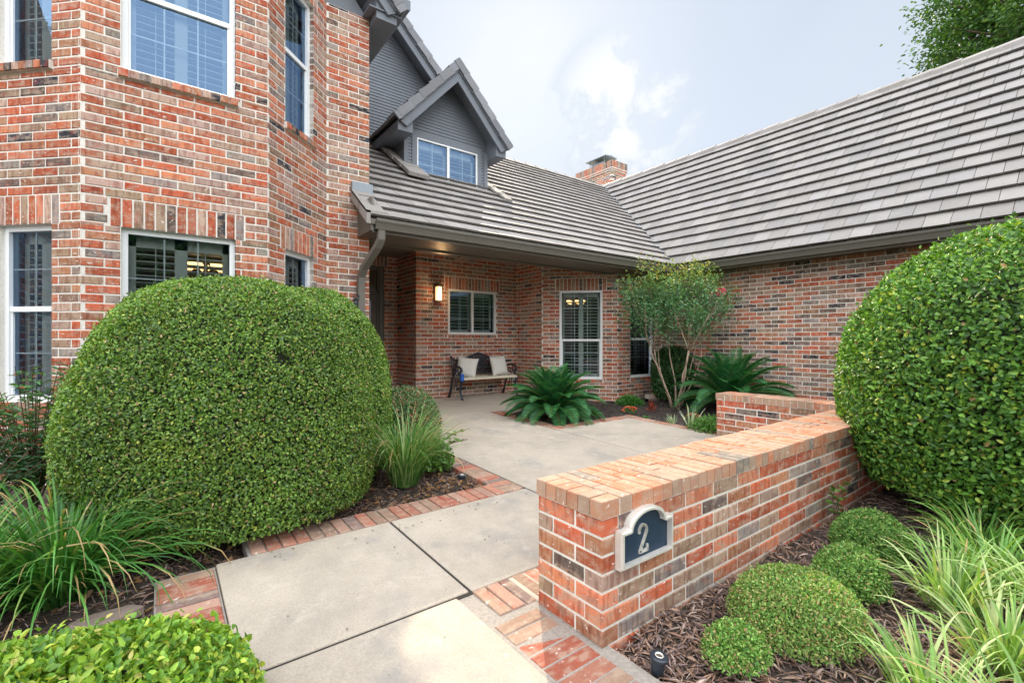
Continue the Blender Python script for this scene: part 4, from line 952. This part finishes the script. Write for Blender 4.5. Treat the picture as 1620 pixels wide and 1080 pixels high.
# the big clipped mound on the left: front mass and rear mass
shrub('clipped_hedge', 'huge clipped rounded hedge with two merged mounds in front of the bay windows', 'hedge',
      [((.43, 3.91, .56), (.96, .87, 1.19), 2.12), ((1.05, 4.42, .58), (.72, .62, 1.19), 2.15)], 290000, .0195, .012, [(.055, .13, .022), (.12, .24, .035), (.20, .34, .06), (.14, .23, .10), (.36, .42, .07), (.42, .30, .15)], [15, 34, 32, 10, 6, 4], amp=.032, depth=.075, seed=3, holes=.88, fz=.03, zmin=-.6)
# the big dome on the right
shrub('clipped_hedge', 'tall glossy clipped hedge dome at the right edge behind the liriope', 'hedge',
      [((5.25, .28, .90), (1.50, 1.34, 1.26), 2.08)], 105000, .034, .021, [(.04, .12, .022), (.09, .22, .035), (.17, .34, .05), (.34, .42, .06), G_TN], [20, 40, 28, 6, 1], amp=.03, depth=.16, seed=8, tilt=.6, zmin=-.72, fz=.15)
# boxwood at the lower left corner
shrub('boxwood', 'bright yellow green boxwood at the lower left corner of the picture', 'shrub',
      [((-.37, 1.79, .06), (.62, .43, .34), 2.2)], 26000, .026, .0165, [(.09, .22, .03), (.18, .36, .05), (.28, .46, .05), (.44, .54, .08), (.52, .48, .14)], [12, 30, 34, 16, 3], amp=.10, depth=.10, seed=12, tilt=.8, zmin=-.3)
# low mounds in the mulch bed
LOWP = [(.07, .18, .04), (.15, .30, .065), (.25, .42, .11), (.38, .41, .15), (.42, .28, .15)]
def mound(c, ax, nl, lab, w_=(20, 34, 26, 8, 4), seed=1, L=.015): return shrub('ground_shrub', lab, 'shrub', [(c, ax, 2.0)], nl, L, L * .55, LOWP, list(w_), m_=LEAFM, amp=.20, depth=.10, tilt=1.1, seed=seed, zmin=-.35, group='small mounded shrubs in the mulch bed', stems=False)
mound((2.27, .90, .03), (.30, .26, .23), 24000, 'largest low shrub in the mulch bed, golden green with bronze tips', (12, 28, 26, 22, 9), 21, .013)
mound((1.84, .95, .00), (.165, .14, .14), 8000, 'small grey green shrub nearest the garden light', (18, 40, 26, 6, 8), 22, .014)
mound((2.84, .87, .02), (.19, .16, .17), 10000, 'green mounded shrub between the golden shrub and the far one', (22, 36, 28, 8, 2), 23)
mound((3.42, .95, .04), (.25, .21, .20), 14000, 'bluish green mounded shrub farthest back, next to the garden wall', (34, 38, 18, 8, 1), 24)
# nandinas and shrubs beside the house
NANP = [(.06, .15, .05), (.12, .23, .09), (.18, .28, .14), (.50, .13, .07), (.55, .30, .20)]
shrub('nandina', 'compact nandina with red tinged tips between the big hedge and the porch', 'shrub', [((2.08, 4.68, .35), (.36, .34, .42), 2.3)], 16000, .028, .011, NANP, [26, 34, 24, 6, 8], amp=.09, depth=.13, seed=31, tilt=1.0)
shrub('dark_shrub', 'dark evergreen shrub in the inner corner behind the small tree', 'shrub', [((8.22, 5.55, .55), (.42, .36, .58), 2.2)], 9000, .055, .03, [(.02, .07, .02), (.04, .11, .03), (.08, .17, .04)], [5, 4, 1], amp=.12, depth=.2, seed=33)
shrub('leafy_shrub', 'small broad leaved shrub trailing over the brick edging', 'shrub', [((2.02, 4.02, .12), (.24, .26, .22), 2)], 1500, .045, .028, [G_MD, G_LT, (.10, .22, .05)], [3, 4, 4], amp=.15, depth=.14, seed=35, core=0)
def twigplant(name, lab, cat, base, n, h, spread, ll, lw, pal, wts, seed, nl=10, lean=(0, 0), group=None, arch=.2, mat_=LEAF):
    random.seed(seed); t = empty(name, base, 0, lab, cat, group); st = MB(); P = []; D = []; N = []
    for i in range(n):
        a = random.uniform(0, 6.28); r_ = spread * math.sqrt(random.random()); hh = h * random.uniform(.6, 1.05); pts = []
        for k in range(6):
            f_ = k / 5; pts.append(V(r_ * math.cos(a) * (f_ ** 1.2) + lean[0] * f_ * f_, r_ * math.sin(a) * (f_ ** 1.2) + lean[1] * f_ * f_, hh * (f_ - arch * f_ * f_)))
        st.tube(pts, [.006, .005, .004, .003, .003, .002], 5)
        for k in range(nl):
            f_ = .25 + .75 * k / nl + random.uniform(-.03, .03); f_ = min(.999, f_); s_ = f_ * 5; q = int(s_); p = pts[q].lerp(pts[q + 1], s_ - q)
            for sgn in (0, 1, 2):
                b = random.uniform(0, 6.28); P.append(tuple(p)); D.append((math.cos(b), math.sin(b), random.uniform(-.3, .7))); N.append((random.gauss(0, .4), random.gauss(0, .4), 1))
    P, D, N = map(np.array, (P, D, N)); m_ = len(P); gpart
    o = leaves('foliage', P, D, N, ll * RNG.uniform(.6, 1.2, m_), lw * RNG.uniform(.7, 1.2, m_), pick(pal, wts, m_), mat_); o.parent = t
    o = st.build('stem', TWIG); o.parent = t; return t
twigplant('nandina', 'airy nandina with red and blue green leaves under the left bay window', 'shrub', (-.72, 4.62, .05), 46, 1.30, .42, .055, .019, [(.05, .16, .05), (.08, .21, .08), (.13, .27, .09), (.50, .16, .10)], [40, 34, 22, 5], 5, nl=16)
twigplant('nandina', 'second nandina, lower and darker, at the left edge behind the strappy clump', 'shrub', (-.95, 4.10, .05), 40, .85, .45, .055, .02, [(.02, .08, .03), (.04, .12, .05), (.07, .15, .06)], [4, 4, 2], 6, nl=14)
twigplant('leafy_sprig', 'long leafy sprig reaching out over the brick edging and path', 'plant', (2.12, 4.12, .10), 4, .42, .10, .055, .035, [G_MD, G_LT, (.12, .26, .05)], [3, 4, 2], 9, nl=7, lean=(.34, -.22), arch=.25)
twigplant('sprig', 'leafy shoot growing against the garden wall under the right hedge', 'plant', (3.72, 1.22, .0), 3, .45, .10, .05, .035, [G_MD, G_LT], [1, 1], 15, nl=4, lean=(.1, -.08))
# strappy clumps
def blades(name, lab, cat, base, n, Lr, wd, pal, wts, seed, droop=1.6, rad=.10, group=None, tips=.15, el=(60, 88), wave=.0, stiff=1.0):
    r_ = np.random.default_rng(seed); K = 8; V_ = []; F_ = []; Cc = []; t = empty(name, base, 0, lab, cat, group); idx = 0
    for i in range(n):
        a = r_.uniform(0, 2 * np.pi); rr = rad * math.sqrt(r_.random()); p = np.array([rr * math.cos(a), rr * math.sin(a), 0.]); a2 = a + r_.normal(0, .5); e = math.radians(r_.uniform(*el)); Lb = Lr * r_.uniform(.55, 1.15); dl = Lb / K; w_ = wd * r_.uniform(.7, 1.2)
        c = np.array(pal[r_.choice(len(pal), p=np.array(wts) / sum(wts))]) * r_.uniform(.75, 1.25); dr_ = droop * r_.uniform(.4, 1.3); tp = r_.random() < tips; side = np.array([-math.sin(a2), math.cos(a2), 0]); tw = r_.normal(0, .25)
        for k in range(K + 1):
            f_ = k / K; ww = w_ * (1 - f_ ** 3.0) * (.65 + .35 * min(1, f_ * 4)) + .0006; dv = np.array([math.cos(a2) * math.cos(e), math.sin(a2) * math.cos(e), math.sin(e)]); nrm = np.cross(side, dv); s2 = side * math.cos(tw) + nrm * math.sin(tw)
            V_ += [p + s2 * ww / 2 + nrm * ww * .18, p, p - s2 * ww / 2 + nrm * ww * .18]
            cc = c * (1.0 if f_ > .15 else .8)
            if tp and f_ > .72: cc = np.array((.42, .30, .14))
            Cc += [cc, cc * 1.15, cc]
            if k < K: b = idx; F_ += [(b, b + 3, b + 4, b + 1), (b + 1, b + 4, b + 5, b + 2)]
            idx += 3; p = p + dv * dl; e -= dr_ * dl / Lr * (.3 + 1.4 * f_) ; a2 += tw * wave
            if p[2] < .012: p[2] = .012; e = max(e, -.05)
    o = raw_mesh('foliage', np.array(V_), np.array(F_), np.array(Cc), LEAF); o.parent = t; return t
LIR = [(.05, .17, .03), (.09, .24, .04), (.14, .31, .06), (.24, .34, .08)]
VAR = [(.16, .30, .07), (.26, .40, .12), (.40, .48, .22), (.13, .26, .05)]
blades('liriope', 'large dark green strappy clump at the left edge beside the big hedge', 'liriope', (-.42, 3.22, 0), 640, .76, .0115, [(.04, .15, .028), (.07, .22, .04), (.11, .29, .055), (.20, .32, .07)], [30, 36, 22, 5], 41, droop=2.5, rad=.15, el=(38, 86), tips=.22, group='strappy liriope clumps')
blades('liriope', 'second strappy clump at the far left edge, half out of the picture', 'liriope', (-.78, 3.05, 0), 220, .68, .011, LIR, [30, 36, 22, 6], 42, droop=1.9, rad=.12, tips=.22, group='strappy liriope clumps')
blades('liriope', 'arching liriope clump between the big hedge and the brick edging', 'liriope', (1.66, 3.72, .05), 470, .78, .0078, [(.07, .20, .04), (.12, .28, .06), (.22, .34, .12), (.34, .38, .18)], [24, 34, 22, 12], 43, droop=2.2, rad=.11, tips=.25, group='strappy liriope clumps')
RS = [((3.15, .18, 0), .42, 140, 'liriope clump at the right edge between the corner clump and the middle one'), ((2.12, .40, -.02), .36, 110, 'variegated liriope clump nearest the bottom edge, left of its row'), ((2.62, .28, -.02), .40, 150, 'variegated liriope clump in the bottom right corner'), ((3.0, .50, 0), .38, 140, 'variegated liriope clump just right of the golden shrub'), ((3.40, .42, 0), .42, 140, 'liriope clump in the middle of the right edge below the hedge'), ((3.85, .52, .02), .40, 120, 'liriope clump farthest back, below the tall hedge dome'), ((2.02, .12, -.02), .42, 90, 'liriope clump cut off by the bottom edge of the picture')]
for i, (b, L, n, lab) in enumerate(RS): blades('liriope', lab, 'liriope', b, n, L, .0125, VAR if i not in (4, 5) else LIR[1:] + VAR[:1], [30, 30, 20, 16], 50 + i, droop=1.9, rad=.10, tips=.06, group='strappy liriope clumps', el=(48, 86))
# sago palms
def sago(base, r_, n, lab, seed, h=1.0):
    random.seed(seed); t = empty('sago_palm', base, 0, lab, 'sago palm', 'sago palms by the house'); lf = MB(); P = []; D = []; N = []; LL = []
    m = MB(); m.lathe((0, 0, -.02), [(.0, 0), (.10, 0), (.11, .08), (.08, .16), (0, .2)], 14); o = m.build('trunk', TWIG); o.parent = t
    rc = MB()
    for i in range(n):
        a = i * 2.39996 + random.uniform(-.15, .15); f0 = i / n; e = R(89 - 84 * f0 ** 1.0) + random.uniform(-.08, .08); L = r_ * random.uniform(.9, 1.1) * (1 - .12 * (1 - f0)); p = V(.04 * math.cos(a), .04 * math.sin(a), .18); K = 26; pts = [p.copy()]; dr_ = .85 + .5 * f0
        for k in range(K):
            f_ = k / K; dv = V(math.cos(a) * math.cos(e), math.sin(a) * math.cos(e), math.sin(e)); p = p + dv * L / K; e -= dr_ / K * (.4 + 1.2 * f_); p.z = max(p.z, .03); pts.append(p.copy())
            if k > 2:
                sd_ = V(-math.sin(a), math.cos(a), 0); up = sd_.cross(dv) * -1; up = dv.cross(sd_) * -1 if dv.cross(sd_).z < 0 else dv.cross(sd_)
                for q in (0, .5):
                    pp = p + dv * (L / K * q); ll = .19 * r_ / .9 * (math.sin(math.pi * min(1, (f_ + .06)) ** .75) ** .6 * .8 + .2) * (1 if f_ < .9 else .75)
                    for sg_ in (-1, 1):
                        d = sd_ * sg_ * .80 + dv * .62 + up * .30; P.append(tuple(pp)); D.append(tuple(d)); N.append(tuple(up + sd_ * (-sg_) * .4)); LL.append(ll)
        rc.tube(pts, [.008 * (1 - .7 * k / K) for k in range(K + 1)], 5, (.10, .17, .04))
    P, D, N = map(np.array, (P, D, N)); m_ = len(P)
    o = leaves('foliage', P, D, N, np.array(LL), .0105, pick([(.02, .13, .045), (.04, .19, .06), (.08, .26, .08)], [4, 4, 2], m_), LEAF, fold=.2); o.parent = t
    mt = bpy.data.materials.get('rachis') or mat('rachis', (.12, .20, .05), .5); o = rc.build('frond_stem', mt); o.parent = t; return t
sago((4.82, 5.32, .02), .82, 78, 'dark green sago palm in front of the tall bay window, beside the path', 61)
sago((7.85, 4.15, .06), 1.05, 54, 'bluish green sago palm behind the second garden wall, against the garage wing', 62)
# crape myrtle
random.seed(71); CMB = V(7.40, 4.92, .07)
CM = empty('crape_myrtle', CMB, 0, 'small multi stemmed crape myrtle with one pink bloom in the corner bed', 'tree'); st = MB(); P = []; D = []; N = []; tips = []
def grow(p, d, L, r_, lvl):
    pts = [p]; rad = [r_]; K = 5
    for k in range(K):
        d = (d + V(random.gauss(0, .10), random.gauss(0, .10), .10 if lvl < 2 else .05)).normalized(); p = p + d * L / K; pts.append(p); rad.append(r_ * (1 - .5 * (k + 1) / K))
        if lvl >= 2: tips.append((p, d, lvl))
    st.tube(pts, rad, 7 if lvl == 0 else 5)
    if lvl < 3:
        for q in range(3 if lvl else 3):
            s_ = (d + V(random.gauss(0, .45), random.gauss(0, .45), random.gauss(.15, .2))).normalized(); i = random.randint(3, K) if lvl else K
            grow(pts[i], s_, L * random.uniform(.42, .68), rad[i] * .7, lvl + 1)
for i in range(8):
    a = i * .785 + random.uniform(-.2, .2); b = V(.07 * math.cos(a), .06 * math.sin(a), -.05); grow(b, V(math.cos(a) * .38, math.sin(a) * .34, 1).normalized(), random.uniform(1.05, 1.35), random.uniform(.014, .024), 0)
o = st.build('trunk', BARK, smooth=True); o.parent = CM
cn = np.array([0, 0, 1.95])
CL = unit(RNG.normal(0, 1, (165, 3))) * (RNG.random((165, 1)) ** .40) * np.array([1.08, .9, .82]) + np.array([-.12, 0.05, 1.90]); CL = CL[(CL[:, 2] > 1.2) & (lump(CL, 5, 1.6) > -.5)]
CL = np.concatenate([CL, np.array([tuple(t_[0]) for t_ in tips if t_[2] == 3 and t_[0].z > 1.35][::9])]); kk = 42
g_ = RNG.normal(0, 1, (len(CL) * kk, 3)) * np.array([.075, .075, .095]); P = np.repeat(CL, kk, 0) + g_; n = len(P)
D = g_ * 4 + RNG.normal(0, .6, (n, 3)); N = RNG.normal(0, .5, (n, 3)) + np.array([0, 0, 1])
c = pick([(.04, .13, .05), (.07, .18, .07), (.12, .24, .09)], [4, 4, 3], n); th = np.clip((P[:, 2] - 2.1) * 1.4 + RNG.normal(0, .25, n), 0, .9)[:, None]; c = c * (1 - th) + pick([(.25, .36, .06), (.42, .38, .06), (.50, .26, .06)], [5, 4, 1], n) * th
o = leaves('foliage', P, D, N, .052 * RNG.uniform(.6, 1.2, n), .024, c, LEAF); o.parent = CM; print('myrtle leaves', n)
q = V(.42, -.62, 2.06); pts = unit(RNG.normal(0, 1, (260, 3))) * .058 + np.array(q); o = leaves('bloom', pts, pts - np.array(q) + RNG.normal(0, .02, (260, 3)), RNG.normal(0, 1, (260, 3)), .03, .022, pick([(.75, .10, .22), (.85, .22, .35)], [1, 1], 260), PETAL); o.parent = CM
# small flowering plants and ferns in the corner bed
def tuft(name, lab, cat, x, y, r_, h, pal, seed, fl=None, L=.03, n=500, w_=.4, group=None):
    t = empty(name, (x, y, gz(y) - .03), 0, lab, cat, group); r0 = np.random.default_rng(seed); d = unit(np.abs(r0.normal(0, 1, (n, 3))) * np.array([1, 1, 1]) * np.sign(r0.normal(0, 1, (n, 3)) * np.array([1, 1, 0]) + np.array([0, 0, 1]))); P = d * np.array([r_, r_, h]) * (r0.random((n, 1)) ** .4)
    o = leaves('foliage', P, d + r0.normal(0, .5, (n, 3)), r0.normal(0, .5, (n, 3)) + np.array([0, 0, 1]), L * r0.uniform(.6, 1.2, n), L * w_, pick(pal, [1] * len(pal), n), LEAF); o.parent = t
    if fl:
        k = fl[1]; d = unit(r0.normal(0, 1, (k, 3))); d[:, 2] = np.abs(d[:, 2]) + .4; d = unit(d); P = d * np.array([r_, r_, h]); o = leaves('flowers', P, d + r0.normal(0, .4, (k, 3)), r0.normal(0, 1, (k, 3)), .028, .022, pick([fl[0]], [1], k), PETAL); o.parent = t
    return t
tuft('fern', 'bright green fern tuft at the foot of the bay wall', 'fern', 7.00, 5.62, .26, .17, [(.05, .18, .03), (.09, .26, .05)], 1, n=1300, L=.045)
tuft('fern', 'pale green fern tuft tucked beside the first sago palm', 'fern', 5.55, 5.45, .26, .16, [(.09, .22, .04), (.14, .28, .06)], 2, n=900, L=.045)
tuft('flowering_plant', 'small plant with orange red flowers nearest the sago palm', 'flowering plant', 6.30, 5.05, .13, .10, [(.08, .17, .05)], 3, ((.75, .13, .06), 70), n=350)
tuft('flowering_plant', 'small plant with pale orange flowers right of the tree', 'flowering plant', 6.55, 4.05, .14, .10, [(.10, .18, .06)], 4, ((.70, .25, .13), 60), n=350)
tuft('red_plant', 'upright dark red leaved seedling in the dark mulch', 'plant', 6.78, 4.97, .05, .22, [(.32, .05, .02), (.22, .04, .02)], 5, L=.05, n=90)
tuft('perennial', 'lush green perennial clump beside the end of the second garden wall', 'plant', 6.10, 3.45, .36, .20, [(.10, .24, .05), (.16, .30, .08), (.06, .18, .04)], 6, n=2200, L=.05)
tuft('seedling', 'tiny green seedling in the middle of the dark mulch', 'plant', 6.05, 4.55, .06, .05, [(.08, .2, .05)], 8, n=80)
for i, (x, y, h) in enumerate(((5.95, 3.72, .30), (6.02, 3.05, .24), (5.9, 2.62, .2), (6.02, 4.05, .15))):
    blades('flax', ['grey green variegated flax, the tallest of the four by the path', 'variegated flax right of the tallest one', 'variegated flax partly hidden by the garden wall cap', 'smallest variegated flax, nearest the flowers'][i], 'flax', (x, y, gz(y) - .03), 16, h * 1.2, .024, [(.32, .42, .28), (.45, .52, .38), (.22, .34, .18)], [3, 2, 2], 80 + i, droop=.7, rad=.04, group='variegated flax by the path', el=(50, 88), tips=0)
tuft('weed_tuft', 'tuft of weeds growing at the end of the second wall near its cap', 'plant', 5.45, 2.35, .10, .18, [(.16, .26, .08)], 11, n=160, L=.06)
# oak beyond the garage wing
random.seed(91); OB = V(17.2, .7, -.2); OK = empty('oak_tree', OB, 0, 'tall green oak rising behind the garage wing roof', 'tree'); st = MB()
CL = unit(RNG.normal(0, 1, (170, 3))) * (RNG.random((170, 1)) ** .33) * np.array([2.7, 2.8, 2.4]) + np.array([0, 0, 9.6]); CL = CL[lump(CL, 7, .5) > -.55]
st.tube([(0, 0, 0), (.1, 0, 3), (0, .1, 6.5), (.1, 0, 8.5)], [.36, .3, .24, .14], 10)
for q in CL[::2]: a = V(*q); b_ = V(.05 * a.x, .05 * a.y, 5.5 + random.random() * 2.5); st.tube([b_, b_.lerp(a, .45) + V(0, 0, .35), a], [.07, .045, .012], 5)
kk = 330; g_ = RNG.normal(0, 1, (len(CL) * kk, 3)) * np.array([.27, .27, .15]); P = np.repeat(CL, kk, 0) + g_; n = len(P)
o = leaves('crown', P, g_ + RNG.normal(0, .4, (n, 3)), RNG.normal(0, .6, (n, 3)) + np.array([0, 0, 1]), .105 * RNG.uniform(.6, 1.2, n), .055, pick([(.035, .10, .02), (.06, .15, .03), (.11, .21, .04)], [4, 4, 3], n), LEAF); o.parent = OK
o = st.build('trunk', TWIG); o.parent = OK
for i, (x, y, s_, rz) in enumerate(((-8.5, -7.5, .95, 1.0), (-13, 6.5, .8, 2.2), (1.5, -17, 1.0, 4.0))):
    r_ = OK.copy(); COL.objects.link(r_); r_.location = (x, y, -.25); r_.scale = (s_, s_, s_); r_.rotation_euler = (0, 0, rz)
    r_['label'] = ['oak seen only as a reflection in the tall window above the sago palm', 'oak seen only as a reflection in the lower left bay window', 'oak across the street, reflected in the big bay window'][i]; r_['group'] = 'oaks across the street'
    for ch in list(OK.children): k_ = ch.copy(); COL.objects.link(k_); k_.parent = r_
shrub('tree_line', 'row of leafy shrubs across the street, seen only as reflections in the lower windows', 'hedge', [((-11.5, -12, 1.5), (3.6, 2.6, 5.6), 2), ((-5.5, -15.5, 1.7), (3.8, 2, 6.2), 2), ((1.5, -16.5, 1.4), (4.5, 2, 6.5), 2), ((-14, 6.5, 1.6), (2, 4.5, 4.6), 2)], 44000, .26, .15, [(.03, .09, .02), (.06, .15, .03), (.12, .24, .05)], [4, 4, 2], amp=.10, depth=.5, seed=77)
# fallen leaves on the left bed
P = np.array([reg_left() for _ in range(500)]); P = np.concatenate([P, np.array([(random.uniform(1.4, 2.2), random.uniform(3.3, 3.6)) for _ in range(60)])]); P3 = np.array([(x, y, bedz(x, y) + .035) for x, y in P]); n = len(P3)
o = leaves('leaf_litter', P3, RNG.normal(0, 1, (n, 3)) * np.array([1, 1, .3]), RNG.normal(0, .3, (n, 3)) + np.array([0, 0, 1]), .05 * RNG.uniform(.5, 1.2, n), .028, pick([(.25, .13, .06), (.33, .20, .10), (.18, .10, .06)], [1, 1, 1], n), LEAFM); tag(o, 'dry brown fallen leaves scattered over the left bed', 'fallen leaves', kind='stuff')

P = np.array([(random.uniform(.3, 2.4), random.uniform(2.86, 3.03) if random.random() < .6 else random.uniform(1.2, 3.0)) for _ in range(46)] + [(random.uniform(4.3, 5.7), random.uniform(3, 4.6)) for _ in range(20)] + [(random.uniform(2.6, 4.1), random.uniform(3.4, 6)) for _ in range(22)]); n = len(P)
P3 = np.array([(x, y, gz(y) + .006) for x, y in P]); o = leaves('path_debris', P3, RNG.normal(0, 1, (n, 3)) * np.array([1, 1, .1]), RNG.normal(0, .2, (n, 3)) + np.array([0, 0, 1]), .016 * RNG.uniform(.4, 1.6, n), .008, pick([(.12, .08, .05), (.2, .13, .07), (.07, .08, .03)], [1, 1, 1], n), LEAFM); tag(o, 'tiny leaf bits and specks lying on the concrete path', 'debris', kind='stuff')
